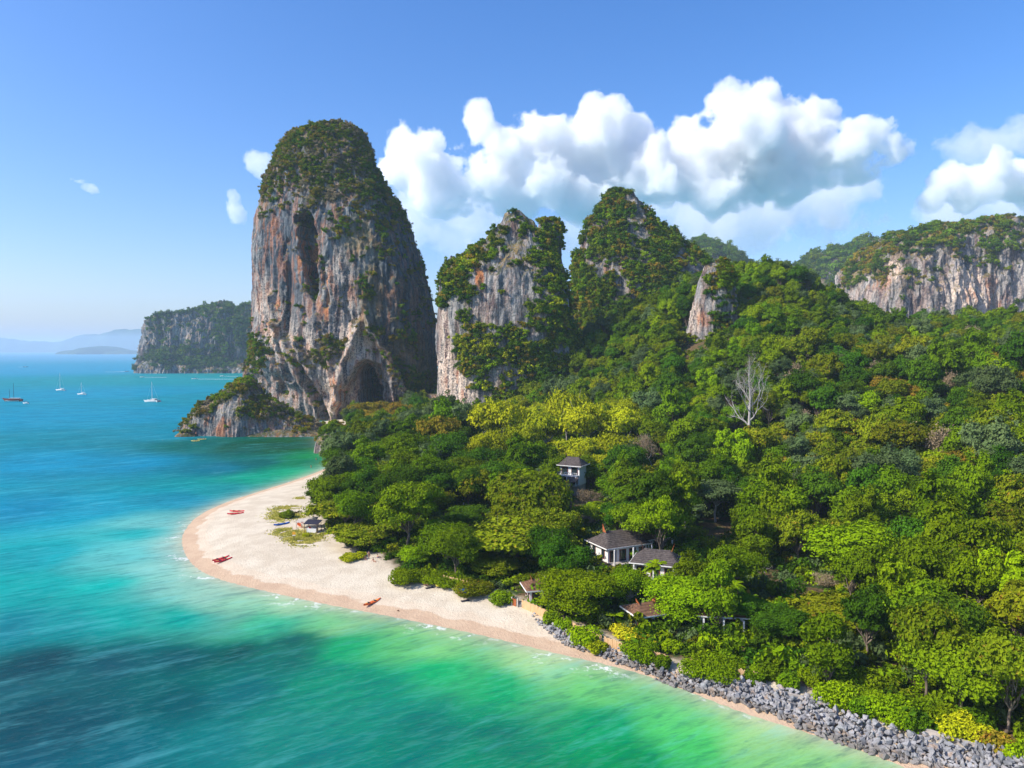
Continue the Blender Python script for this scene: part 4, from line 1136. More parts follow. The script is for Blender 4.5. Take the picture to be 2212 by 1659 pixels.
# single trees that can be told apart: kind, u and v of the crown centre, crown width in the same units, distance, label
HERO = [
 ('feather',1252,1272,172,121,'large bright green feathery tree with forked pale trunk behind the bamboo fence'),
 ('feather',1362,1262,92,124,'narrow bright green tree right of the forked pale trunk'),
 ('feather',1488,1290,178,117,'big bright green dome tree in the middle of the fence garden'),
 ('round_c',2065,1395,225,101,'largest yellow green round tree at the lower right above the stone bank'),
 ('round_b',1630,1340,112,113,'dark green tree right of the red brown doors'),
 ('round_c',1850,1262,235,133,'wide bright green tree at the right with pale bare twigs on its left'),
 ('spread',1130,1195,235,147,'wide flat sea almond tree with yellowish leaves left of the roofs'),
 ('round_c',1140,1105,190,184,'broad mid green dome tree below the two storey villa'),
 ('round_c',900,1210,84,146,'small light green rounded tree at the edge of the sand'),
 ('spread',745,1118,150,178,'olive sea almond tree beside the beach kiosk'),
 ('round_b',700,1072,70,196,'dark green tree at the sandy tip of the wood'),
 ('spread',905,1110,150,187,'reddish tinted sea almond tree inland of the kiosk'),
 ('spread',980,1195,120,152,'sea almond tree over the sandy clearing behind the beach'),
 ('spread',770,1165,120,160,'yellow leaved sea almond tree shading people on the sand'),
 ('spread',850,1150,120,166,'olive green spreading tree second row behind the people on the sand'),
 ('grey_open',1545,1095,122,182,'tall grey green open tree with straight pale trunk'),
 ('grey_open',1480,1130,90,172,'grey green tree left of the tall straight trunk'),
 ('lime',1082,922,120,292,'yellow green tree leftmost in the bright row below the peaks'),
 ('lime',1180,940,110,285,'yellow green tree in the middle of the bright row'),
 ('lime',1262,930,118,283,'yellow green tree with visible white branches in the bright row'),
 ('lime',1330,930,105,285,'yellow green tree rightmost in the bright row'),
 ('lime',1055,975,80,260,'small yellow tree in front of the bright row'),
 ('lime',1130,962,90,268,'yellow green tree front centre of the bright row'),
 ('lime',1225,905,90,300,'yellow green tree at the back of the bright row'),
 ('amber',955,945,110,280,'orange leaved tree left of the bright yellow green row'),
 ('bare_tall',1620,834,88,272,'tall bare white branched tree standing above the forest slope'),
 ('twiggy',1268,1082,92,222,'grey leafless twiggy tree beside the two storey villa'),
 ('twiggy',1412,962,80,262,'pinkish grey sparse tree right of the bright yellow green row'),
 ('bare_small',1510,992,50,245,'small pinkish bare tree on the lower slope'),
 ('bare_small',1655,1225,66,140,'white bare forked tree between roofs on the right'),
 ('twiggy',1765,1275,88,133,'fine grey twigged tree in front of the wide bright green tree'),
 ('half_bare',1780,1175,150,155,'spreading half bare tree with fan of tan branches'),
 ('half_bare',1390,1135,150,172,'wide half bare orange tinted tree above the brown roofs'),
 ('half_bare',1500,1180,110,163,'half bare tree right of the brown roofs'),
 ('amber',1430,1080,110,190,'orange leaved tree below the grey sparse tree'),
 ('round_b',1010,1140,100,168,'dark green tree in the hollow left of the sea almond'),
 ('round_a',1290,1130,90,178,'mid green tree below the villa'),
 ('spread',1060,1230,110,140,'low sea almond tree behind the left end of the fence'),
 ('spread',1160,1265,90,132,'sea almond tree in front of the small roofed porch'),
 ('round_b',1690,1395,120,107,'dark tree with pale multiple stems near the concrete wall'),
 ('spread',1810,1345,170,112,'olive tree with clear white trunk above the concrete wall'),
 ('round_a',1940,1300,120,122,'mid green tree left of the largest yellow green tree'),
 ('round_b',1960,1420,90,108,'dark green tree between wall and largest yellow green tree'),
 ('round_a',2190,1300,140,116,'mid green tree at the right edge behind the largest yellow green tree'),
 ('amber',2130,1530,120,93,'sparse yellow leaved tree at the lower right corner above the stones'),
 ('vine',2200,1180,110,135,'vine draped tree at the right edge'),
 ('vine',2060,1170,100,142,'vine draped tree hanging over the dark hollow on the right'),
 ('vine',1950,1150,90,150,'vine covered tree with brown dead creepers'),
 ('dry',0,0,0,0,''),
]
TREES = []      # x, y, z, kind, scale, scale z, rot, label or None
R_ = np.random.default_rng(21)
for k, u, v, w, y, lab in HERO:
    if k not in KINDS: continue
    K = KINDS[k]
    if y < 200: y = y * 1.09
    p = D(u, v, y); z0 = tz(p[0], p[1])
    s = (w / F * y) / 2 / (K['R'] * 1.05)
    zc = (0.62 if k not in ('feather',) else 0.56) * K['H']
    sz = (p[2] - z0) / zc
    sz = float(np.clip(sz, 0.6 * s, 1.9 * s))
    TREES.append([p[0], p[1], z0 - 0.2, k, s, sz, R_.uniform(0, 6.28), lab])
HX = np.array([[t_[0], t_[1], KINDS[t_[3]]['R'] * t_[4]] for t_ in TREES])

def rnd_grid(x0, x1, y0, y1, step):
    xs, ys = np.meshgrid(np.arange(x0, x1, step), np.arange(y0, y1, step))
    xs = xs + R_.uniform(-.42, .42, xs.shape) * step; ys = ys + R_.uniform(-.42, .42, ys.shape) * step
    return xs.ravel(), ys.ravel()
def species(u, v, x, y, nz, q):
    """kind of tree by the place it stands"""
    if v < 1000 and 1000 < u < 1390 and v > 885: return 'lime' if q < .62 else ('amber' if q < .7 else 'slope_a')
    if 770 < u < 880 and y > 400: return 'amber'
    if v < 885 or y > 300:
        if u < 1250: return ['slope_b', 'slope_a', 'slope_a', 'slope_c', 'slope_c', 'slope_d', 'amber'][int(q * 7)]
        if u > 1700 and v > 690: return ['slope_c', 'slope_a', 'slope_c', 'slope_d', 'slope_e', 'slope_dry', 'slope_b', 'slope_a', 'amber', 'slope_b'][int(q * 10)]
        if nz > .12: return ['slope_e', 'slope_e', 'slope_a', 'slope_c', 'vine'][int(q * 5)]
        return ['slope_b', 'slope_a', 'slope_b', 'slope_e', 'slope_c', 'vine', 'slope_d', 'slope_a'][int(q * 8)]
    if u > 1700 and v < 1080: return ['slope_c', 'slope_a', 'slope_d', 'slope_c', 'slope_dry', 'slope_e', 'amber', 'slope_b', 'vine', 'slope_d', 'slope_c'][int(q * 11)]
    if u > 1400: return ['round_b', 'vine', 'slope_a', 'slope_b', 'slope_e', 'vine', 'round_a', 'slope_c', 'slope_a'][int(q * 9)]
    if v > 1050: return ['round_a', 'round_b', 'spread', 'spread', 'round_a', 'spread', 'half_bare'][int(q * 7)]
    return ['round_b', 'round_a', 'round_b', 'spread', 'round_a', 'slope_d', 'slope_a'][int(q * 7)]
cand = []
for (x0, x1, y0, y1, st) in [(-140, 420, 80, 260, 6.0), (-140, 560, 260, 420, 6.8), (-150, 680, 420, 640, 9.0)]:
    xs, ys = rnd_grid(x0, x1, y0, y1, st); cand.append(np.stack([xs, ys], 1))
cand = np.concatenate(cand)
fd = seg_dist(cand[:, 0], cand[:, 1], forest); fd = np.where(inside(cand[:, 0], cand[:, 1], forest), fd, -fd)
cz = terrain_z(cand[:, 0], cand[:, 1])
uu, vv = proj(np.column_stack([cand, cz + 9]))
ok = (fd > 4.5) & (uu > -60) & (uu < 2330) & (vv < 1900)
cand, cz, uu, vv, fd = cand[ok], cz[ok], uu[ok], vv[ok], fd[ok]
nzc = fbm(cand[:, 0] * .02, cand[:, 1] * .02, 3.3, 2)
qr = R_.uniform(0, .9999, len(cand))
for (x, y), z, u, v, nzv, q in zip(cand, cz, uu, vv, nzc, qr):
    k = species(u, v, x, y, nzv, q); K = KINDS[k]
    s = (R_.uniform(.70, 1.12) if R_.uniform() < .86 or y > 330 else R_.uniform(1.15, 1.45)) * (1.0 if y < 260 else 1.08)
    if y > 420: s *= 1.1
    hk = 1.18 if k.startswith('slope') else 1.0
    sz = s * R_.uniform(.85, 1.2) * hk
    R = K['R'] * s
    if (np.hypot(HX[:, 0] - x, HX[:, 1] - y) < 0.62 * (HX[:, 2] + R)).any(): continue
    r = R * F / y; hv = K['H'] * sz * F / y * .5
    vc = proj(np.array([x, y, z + K['H'] * sz * .62]))[1]
    bad = False
    for (ou, ov, ow, oh, oy) in OPENINGS:
        if y < oy + 3 and abs(u - ou) < ow + r * .75 and abs(vc - ov) < oh + hv * .8: bad = True; break
    if bad: continue
    TREES.append([x, y, z - .3, k, s, sz, R_.uniform(0, 6.28), None])
print('trees', len(TREES), round(time.time() - T0, 1))
# how much of each tree the picture shows: coarse occlusion count
order = sorted(range(len(TREES)), key=lambda i: TREES[i][1])
W_, H_ = 276, 207
cover = np.zeros((H_, W_), bool); vis = np.zeros(len(TREES))
yy, xx = np.mgrid[0:H_, 0:W_]
for i in order:
    x, y, z, k, s, sz, rt, lab = TREES[i]; K = KINDS[k]
    cu, cv = proj(np.array([x, y, z + K['H'] * sz * .62])); ru = K['R'] * s * F / y / 8; rv = K['H'] * sz * .36 * F / y / 8
    cu /= 8; cv /= 8
    a0, a1 = int(max(0, cv - rv)), int(min(H_, cv + rv + 2)); b0, b1 = int(max(0, cu - ru)), int(min(W_, cu + ru + 2))
    if a0 >= a1 or b0 >= b1: continue
    m = ((xx[a0:a1, b0:b1] - cu) / ru)**2 + ((yy[a0:a1, b0:b1] - cv) / rv)**2 < 1
    sub = cover[a0:a1, b0:b1]
    vis[i] = (m & ~sub).sum() + (1e5 if lab else 0)
    if k not in ('bare_tall', 'bare_small', 'twiggy', 'half_bare'): sub |= m
best = [i for i in np.argsort(-vis)[:300]]
bestset = set(best)
SPEC_TXT = {'round_a': 'mid green round tree', 'round_b': 'dark green round tree', 'round_c': 'bright green round tree', 'spread': 'olive flat crowned tree',
            'feather': 'bright feathery tree', 'lime': 'yellow green tree', 'grey_open': 'grey green open tree', 'vine': 'vine draped tree', 'amber': 'orange tinted tree',
            'slope_a': 'mid green bushy tree', 'slope_b': 'deep green tree', 'slope_c': 'olive green tree', 'slope_d': 'grey green tree', 'slope_e': 'fresh green tree',
            'slope_dry': 'brownish leafless tree', 'twiggy': 'grey twiggy tree', 'bare_small': 'white bare tree', 'half_bare': 'half bare tan branched tree', 'bare_tall': 'tall bare tree'}
MARKS = [(745,1118,'the beach kiosk'),(700,1040,'the sandy tip of the wood'),(760,960,'the small grey rock outcrop'),(830,900,'the tower cave'),(1000,885,'the foot of the split peak'),
         (1232,1050,'the two storey villa'),(1345,1205,'the brown villa roofs'),(1250,930,'the bright yellow green row'),(955,945,'the orange leaved tree'),(1000,1097,'the white railed terrace'),
         (1622,830,'the tall bare white tree'),(1530,650,'the small grey crag'),(1240,720,'the ravine between the peaks'),(1345,560,'the pointed peak'),(1740,560,'the wooded skyline hump'),
         (1880,650,'the saddle below the massif'),(2120,650,'the right foot of the massif'),(2200,900,'the right edge of the slope'),(2000,800,'the upper right slope'),(1900,1000,'the middle of the right slope'),
         (2100,1060,'the lower right slope'),(2065,1395,'the largest yellow green tree'),(1850,1262,'the wide bright green tree'),(1488,1290,'the garden dome tree'),(1780,1175,'the fan of tan branches'),
         (1545,1095,'the tall straight pale trunk'),(1412,962,'the pinkish grey sparse tree'),(1700,1050,'the dark central hollow'),(1640,1120,'the shaded slope foot'),(1000,1020,'the flat wood behind the beach'),
         (880,1060,'the beach wood centre'),(1450,760,'the green spur between crag and ravine'),(1750,780,'the slope under the hump'),(1380,850,'the slope above the bright row'),(1130,800,'the creeper slope of the split peak')]
used = {}
def tree_label(i):
    x, y, z, k, s, sz, rt, lab = TREES[i]
    if lab: return lab, None
    u, v = proj(np.array([x, y, z + 8]))
    d = [((u - a)**2 + ((v - b) * 1.4)**2, a, b, c) for a, b, c in MARKS]
    _, a, b, c = min(d)
    du, dv = u - a, v - b
    if abs(du) > abs(dv) * 1.2: side = 'right of' if du > 0 else 'left of'
    else: side = 'below' if dv > 0 else 'just above'
    size = 'tall ' if sz > 1.12 else ('small ' if s < .92 else '')
    return f'{size}{SPEC_TXT[k]} {side} {c}', c
labs = {i: tree_label(i) for i in best}
from collections import Counter
cnt = Counter(v[0] for v in labs.values())
# trees that would share a label: tell nearest and farthest apart
bylab = {}
for i in best: bylab.setdefault(labs[i][0], []).append(i)
final = {}
for L_, ids in bylab.items():
    if len(ids) == 1: final[ids[0]] = (L_, None); continue
    ids = sorted(ids, key=lambda i: proj(np.array(TREES[i][:3]))[0])
    if len(ids) == 2:
        for i, w_ in zip(ids, ('left of two', 'right of two')): final[i] = (f'{L_}, {w_}', None)
    elif len(ids) == 3:
        for i, w_ in zip(ids, ('leftmost of three', 'middle of three', 'rightmost of three')): final[i] = (f'{L_}, {w_}', None)
    else:
        for n_, i in enumerate(ids):
            ORD = ['first', 'second', 'third', 'fourth', 'fifth', 'sixth', 'seventh', 'eighth', 'ninth', 'tenth', 'eleventh', 'twelfth', 'thirteenth', 'fourteenth', 'fifteenth']
            final[i] = (f'{L_}, {ORD[min(n_, 14)]} from left', None)
GROUPNAME = {'lime': 'yellow green trees in the bright row', 'bare_tall': 'bare trees on the slope', 'bare_small': 'bare trees on the slope', 'twiggy': 'bare trees on the slope', 'slope_dry': 'bare trees on the slope'}
for i in best:
    x, y, z, k, s, sz, rt, lab = TREES[i]; K = KINDS[k]
    e = empty('bare_tree' if K['crown'] is None or k in ('twiggy', 'bare_tall', 'slope_dry') else 'tree', (x, y, z), rt)
    e.scale = (s, s, sz)
    lb, g_ = final[i]
    e['label'] = lb; e['category'] = 'tree'
    e['group'] = GROUPNAME.get(k, 'forest trees on the slope' if y > 200 else 'forest trees behind the beach')
    obj('trunk', K['trunk'], e)
    if K['crown'] is not None: obj('crown', K['crown'], e)
# the rest of the forest: one mass
knames = list(KINDS)
def joined(K):
    ms = [m for m in (K['trunk'], K['crown']) if m is not None]
    Vs, Fs, mats, mi, n = [], [], [], [], 0
    for q, m in enumerate(ms):
        V = np.zeros(len(m.vertices) * 3, np.float32); m.vertices.foreach_get('co', V)
        f = [list(p.vertices) for p in m.polygons] if q == 0 and len(ms) > 1 else None
        if f is None and len(ms) == 1: return m
        if q == 0:
            me_ = f; Vs.append(V.reshape(-1, 3)); F4 = np.array([p for p in f if len(p) == 4]); Fs.append(F4); mi += [0] * len(F4)
        else:
            L = np.zeros(len(m.loops), np.int32); m.loops.foreach_get('vertex_index', L); L = L.reshape(-1, 4)
            Vs.append(V.reshape(-1, 3)); Fs.append(L + n); mi += [1] * len(L)
        mats.append(m.materials[0]); n += len(Vs[-1])
    return mesh_np('tree_kind', np.concatenate(Vs), Fs, mats, False, None, mi)
rest = [i for i in range(len(TREES)) if i not in bestset]
kc = kinds_collection('forest_kind', [joined(KINDS[k]) for k in knames])
P_ = np.array([TREES[i][:3] for i in rest]); 
scatter('forest_trees', P_, [knames.index(TREES[i][3]) for i in rest], [[TREES[i][4], TREES[i][4], TREES[i][5]] for i in rest], [TREES[i][6] for i in rest], kc,
        'the closed forest of smaller and hidden trees covering the slope')
# undergrowth under and between the trees
bk = ['mid', 'dark', 'olive', 'amber', 'dry', 'bright', 'grey', 'lime']
kb = kinds_collection('bush_kind', [BUSH[k] for k in bk])
def clear_of(xs, ys, zs, h=1.5):
    u, v = proj(np.stack([xs, ys, zs + h], -1)); keep = np.ones(len(xs), bool)
    for (ou, ov, ow, oh, oy) in OPENINGS:
        keep &= ~((ys < oy + 6) & (np.abs(u - ou) < ow + 6) & (np.abs(v - ov) < oh + 8))
    return keep
xs1, ys1 = rnd_grid(-130, 300, 80, 260, 3.2); xs2, ys2 = rnd_grid(-130, 520, 260, 560, 5.0)
xs = np.concatenate([xs1, xs2]); ys = np.concatenate([ys1, ys2])
fd = seg_dist(xs, ys, forest); ok = inside(xs, ys, forest) & (fd > 3.2)
xs, ys = xs[ok], ys[ok]; zs = terrain_z(xs, ys)
u_, v_ = proj(np.stack([xs, ys, zs], -1)); ok = (u_ > -40) & (u_ < 2300) & (v_ < 1750) & clear_of(xs, ys, zs)
xs, ys, zs = xs[ok], ys[ok], zs[ok]
n = len(xs); sc_ = R_.uniform(1.3, 2.8, n) * np.where(ys > 260, 1.5, 1)
scatter('undergrowth', np.stack([xs, ys, zs - .2], 1), R_.choice([0, 1, 0, 1, 2, 5, 6], n), np.stack([sc_, sc_, sc_ * R_.uniform(.8, 1.3, n)], 1), R_.uniform(0, 6.28, n), kb,
        'dense green undergrowth beneath the forest trees')
print('forest', round(time.time() - T0, 1), n)

# ------------------------------------------------------------------ plants on the rocks
PLANT = {'limestone_tower': (5200, 1.1, 3.0, [1,0,2,3,0,3,4,2,2,4]), 'limestone_peak': (3200, 1.6, 3.8, [0,0,5,1,2,2,3,1,7]), 'limestone_peak.001': (3800, 2.0, 4.4, [0,1,2,0,5,3,1]),
         'limestone_crag': (260, 1.3, 2.8, [0,2,5,3,1]), 'limestone_massif': (1500, 3.0, 6.5, [1,0,2,0,3]), 'green_ridge': (2500, 6, 14, [1, 0]), 'green_ridge.001': (1500, 6, 14, [1, 0]), 'green_ridge.002': (0, 1, 1, [0]),
         'limestone_island': (1700, 4, 9, [1, 1, 0, 6]), 'rocky_headland': (620, 1.2, 2.8, [2,3,4,2,0,5]), 'beach_crag': (160, 1.0, 2.4, [0,0,2,3])}
names_seen = Counter()
for R in ROCKS:
    nm = R['name']; c = names_seen[nm]; names_seen[nm] += 1
    key = nm
    cnt_, a, b, ks = PLANT[key]
    if cnt_ == 0: continue
    up = sstep(0.30, 0.75, R['n'][:, 2])
    cen = R['cen']
    nzr = fbm(cen[:, 0] * .06, cen[:, 1] * .06, cen[:, 2] * .05, 3)
    w = R['area'] * (R['bush']**1.3 + 0.35 * up * sstep(-.15, .2, nzr)) * (cen[:, 2] > 2.2) * (R['n'][:, 1] < 0.45)
    w /= w.sum()
    pick = np.random.default_rng(len(nm) + c).choice(len(w), cnt_, p=w)
    rr = np.random.default_rng(77 + c)
    s = rr.uniform(a, b, cnt_) * np.where(rr.uniform(size=cnt_) < .12, 1.35, 1) * .8
    Pp = cen[pick] + R['n'][pick] * s[:, None] * .12
    # colour runs in patches
    patch = fbm(Pp[:, 0] * .035, Pp[:, 1] * .035, Pp[:, 2] * .05 + 5, 3) + rr.normal(size=cnt_) * .18
    order_ = np.argsort(np.argsort(patch)) / cnt_
    idx = np.array(ks)[np.clip((order_ * len(ks)).astype(int), 0, len(ks) - 1)]
    scatter('cliff_shrubs', Pp, idx, np.stack([s, s, s * rr.uniform(.7, 1.2, cnt_)], 1), rr.uniform(0, 6.28, cnt_), kb,
            'shrubs and small trees clinging to the ' + {'limestone_tower': 'great limestone tower', 'limestone_peak': 'split limestone peak', 'limestone_peak.001': 'pointed overgrown peak',
            'limestone_crag': 'small grey crag', 'limestone_massif': 'cliffed massif at the right', 'green_ridge': 'far green ridge', 'green_ridge.001': 'small far summit', 'limestone_island': 'island across the bay', 'rocky_headland': 'rocky headland', 'beach_crag': 'beach outcrop'}[key],
            tilt=np.stack([-R['n'][pick, 1] * .5, R['n'][pick, 0] * .5], 1))
print('cliff plants', round(time.time() - T0, 1))

# ------------------------------------------------------------------ stones of the bank
LOW_PX = [(1143,1330),(1165,1352),(1200,1376),(1240,1394),(1290,1408),(1335,1424),(1380,1436),(1420,1456),(1450,1470),(1500,1482),(1550,1494),(1600,1510),(1640,1524),(1690,1540),(1730,1560),(1780,1580),(1850,1605),(1930,1628),(2010,1645),(2090,1660),(2200,1690)]
UP_PX = [(1160,1322),(1185,1332),(1230,1352),(1280,1370),(1330,1386),(1375,1400),(1420,1416),(1460,1430),(1500,1440),(1560,1452),(1620,1464),(1660,1474),(1700,1486),(1740,1500),(1800,1535),(1860,1556),(1930,1578),(2000,1594),(2080,1612),(2150,1628),(2280,1660)]
def world_line(px, z=1.6): return np.array([G(u, v, z)[:2] for u, v in px])
bank_poly = np.concatenate([world_line(LOW_PX, 1.0), world_line([(u, v - 16 * min(1, max(0, (u - 1650) / 150))) for u, v in UP_PX], 2.6)[::-1]])
sr = np.random.default_rng(91)
def stone_mesh(k):
    import bmesh
    bm = bmesh.new()
    pts = sr.normal(size=(13, 3)); pts /= np.linalg.norm(pts, axis=1)[:, None]
    pts *= sr.uniform(.75, 1.1, (13, 1)) * np.array([1.0, .8, .65]) * .5
    vs = [bm.verts.new(p) for p in pts]
    bmesh.ops.convex_hull(bm, input=vs)
    bmesh.ops.delete(bm, geom=[v for v in bm.verts if not v.link_faces], context='VERTS')
    me = bpy.data.meshes.new('stone'); bm.to_mesh(me); bm.free(); me.materials.append(M['stone'])
    return me
STONES = [stone_mesh(k) for k in range(12)]
bb0, bb1 = bank_poly.min(0), bank_poly.max(0)
bx, by = np.meshgrid(np.arange(bb0[0], bb1[0], .54), np.arange(bb0[1], bb1[1], .54))
bx = bx.ravel() + sr.uniform(-.25, .25, bx.size); by = by.ravel() + sr.uniform(-.25, .25, by.size)
okb = inside(bx, by, bank_poly); bx, by = bx[okb], by[okb]
dlow = seg_dist(bx, by, world_line(LOW_PX, 1.0), False)
bz = terrain_z(bx, by)
size = sr.uniform(.5, 1.0, len(bx)) * np.where(by < 108, 1.25, 1.0)
size *= np.where(sr.uniform(size=len(bx)) < .12, 1.35, 1)
pile = np.minimum(dlow * .22, .75)
bank = empty('stone_bank', (float(bx.mean()), float(by.mean()), 0), label='long bank of broken grey stones between the sand and the bamboo fence', category='stone bank')
# extra second layer so stones sit on one another
P1 = np.stack([bx, by, bz + .12 + pile * .6], 1)
sel = sr.uniform(size=len(bx)) < .55
P2_ = np.stack([bx[sel] + .3, by[sel] + .25, bz[sel] + .5 + pile[sel]], 1)
PS = np.concatenate([P1, P2_]); SS = np.concatenate([size, size[sel] * .95])
u_, v_ = proj(PS); okf = (u_ < 2216) & (v_ < 1662)
PS, SS = PS[okf], SS[okf]
ordr = np.argsort(-(SS / PS[:, 1]) * (1 + .4 * (PS[:, 2] > .8)))
one = ordr[:300]; many = ordr[300:]
for i in one:
    o = obj('stone', STONES[sr.integers(12)], bank)
    o.location = Vector(PS[i].tolist()) - bank.location
    o.rotation_euler = sr.uniform(0, 6.28, 3).tolist(); o.scale = [SS[i] * 1.05] * 3
SV, SF, n0 = [], [], 0
for i in many:
    me_ = STONES[sr.integers(12)]
    V = np.array([v.co[:] for v in me_.vertices]) * SS[i] * 1.05
    rt = np.array(Matrix.Rotation(sr.uniform(0, 6.28), 3, 'Z') @ Matrix.Rotation(sr.uniform(0, 6.28), 3, 'X'))
    SV.append(V @ rt.T + PS[i] - np.array(bank.location)); SF += [[a + n0 for a in p.vertices] for p in me_.polygons]; n0 += len(V)
me_ = bpy.data.meshes.new('stones'); me_.from_pydata(np.concatenate(SV).tolist(), [], SF); me_.materials.append(M['stone'])
obj('smaller_stones', me_, bank, kind='stuff')
print('stones', len(PS))
for k, (u, v, s) in enumerate([(1540,1505,.5),(1620,1520,.6),(1700,1548,.7),(1745,1572,.8),(2045,1640,.7),(1480,1488,.5),(1900,1622,.6),(1585,1512,.45)]):
    p = ground_at(u, v)
    o = obj('fallen_stone', STONES[k], None, (p[0], p[1], p[2] + .1)); o.scale = (s * 1.4, s, s); o.rotation_euler = (0, 0, k)
    o['label'] = ['flat dark stone on the wet sand below the bank, second from left', 'dark stone on the wet sand beneath the middle of the bank', 'low brown stone on the wet sand where the bank bends', 'wide brown stone at the water edge of the bank bend',
                  'dark stone on the sand near the lower right corner', 'leftmost small stone lying on the sand below the bank', 'stone on the wet sand below the widest part of the bank', 'small stone on the sand right of the flat dark stone'][k]
    o['category'] = 'stone'; o['group'] = 'stones fallen on the sand below the bank'

# ------------------------------------------------------------------ fences
def fence_run(name, px, h, mat, label, panel=2.4, slats=True, z=2.7, post_mat=None):
    pts = [G(u, v, z)[:2] for u, v in px]
    mid = np.mean(pts, axis=0)
    root = empty(name, (float(mid[0]), float(mid[1]), 0), label=label, category='fence' if slats else 'wall')
    for a, b in zip(pts[:-1], pts[1:]):
        L = np.linalg.norm(b - a); n = max(1, int(round(L / panel))); d = (b - a) / L; nrm = np.array([-d[1], d[0]])
        rz = math.atan2(d[1], d[0])
        for q in range(n):
            p = a + (b - a) * (q + .5) / n - mid; zz = tz(p[0] + mid[0], p[1] + mid[1]) - .15
            w = L / n - .08
            mb = MB()
            if slats:
                ns = int(w / .16)
                for s in range(ns):
                    hh = h * (1 + .05 * math.sin(s * 2.3 + q) + .04 * math.cos(s * 5.1))
                    c = p + d * (-w / 2 + (s + .5) * w / ns)
                    mb.box((c[0], c[1], zz + hh / 2), (w / ns * .86, .05 + .02 * (s % 2), hh), rz)
                for hz in (.35, .8): mb.box((p[0] + nrm[0] * .06, p[1] + nrm[1] * .06, zz + h * hz), (w, .05, .07), rz)
            else:
                mb.box((p[0], p[1], zz + h / 2), (w + .06, .18, h), rz)
                mb.box((p[0], p[1], zz + h + .05), (w + .06, .26, .1), rz)
            mb.build('fence_panel' if slats else 'wall_panel', mat, root)
            c = a + (b - a) * q / n - mid
            MB().box((c[0], c[1], zz + h * .53), (.12 if slats else .3, .12 if slats else .3, h * 1.08), rz).build('post', post_mat or mat, root)
    return root
fence_run('bamboo_fence', [(1128,1300),(1160,1312),(1222,1338),(1262,1354),(1300,1368)], 1.7, M['bamboo'], 'bamboo fence left run above the upper end of the stone bank')
fence_run('bamboo_fence', [(1306,1370),(1350,1384),(1400,1397),(1440,1408)], 1.7, M['bamboo'], 'bamboo fence middle run below the garden palm')
fence_run('bamboo_fence', [(1492,1418),(1560,1436),(1640,1452)], 1.7, M['bamboo'], 'bamboo fence right run beyond the garden steps')
fence_run('bamboo_fence', [(958,1252),(1000,1262),(1030,1270)], 1.9, M['bamboo'], 'bamboo fence piece behind the sandy clearing')
fence_run('concrete_wall', [(1640,1468),(1690,1484),(1752,1498)], 1.3, M['concrete'], 'low stained concrete wall between bamboo fence and gate', 3.0, False)
fence_run('concrete_wall', [(1985,1560),(2050,1580),(2125,1604)], 1.2, M['concrete'], 'low concrete wall at the lower right behind yellow leaved shrubs', 3.0, False)
def gate(u, v, h, w, mat, label, rz):
    p = G(u, v, 2.7); z = tz(p[0], p[1])
    r = empty('gate', (p[0], p[1], z - .1), rz, label=label, category='gate')
    for s in (-1, 1): MB().box((s * w / 2, 0, h / 2), (.25, .25, h)).build('gate_post', M['concrete'], r)
    for k in range(int(w / .3) - 1):
        MB().box((-w / 2 + .3 + k * .3, 0, h * .45), (.22, .06, h * .85)).build('plank', mat, r)
gate(1768,1502,1.5,1.6,M['white'],'pale gate at the end of the concrete wall',-.5)
gate(1112,1296,1.7,1.4,M['terracotta'],'red brown gate at the left end of the bamboo fence',-.7)

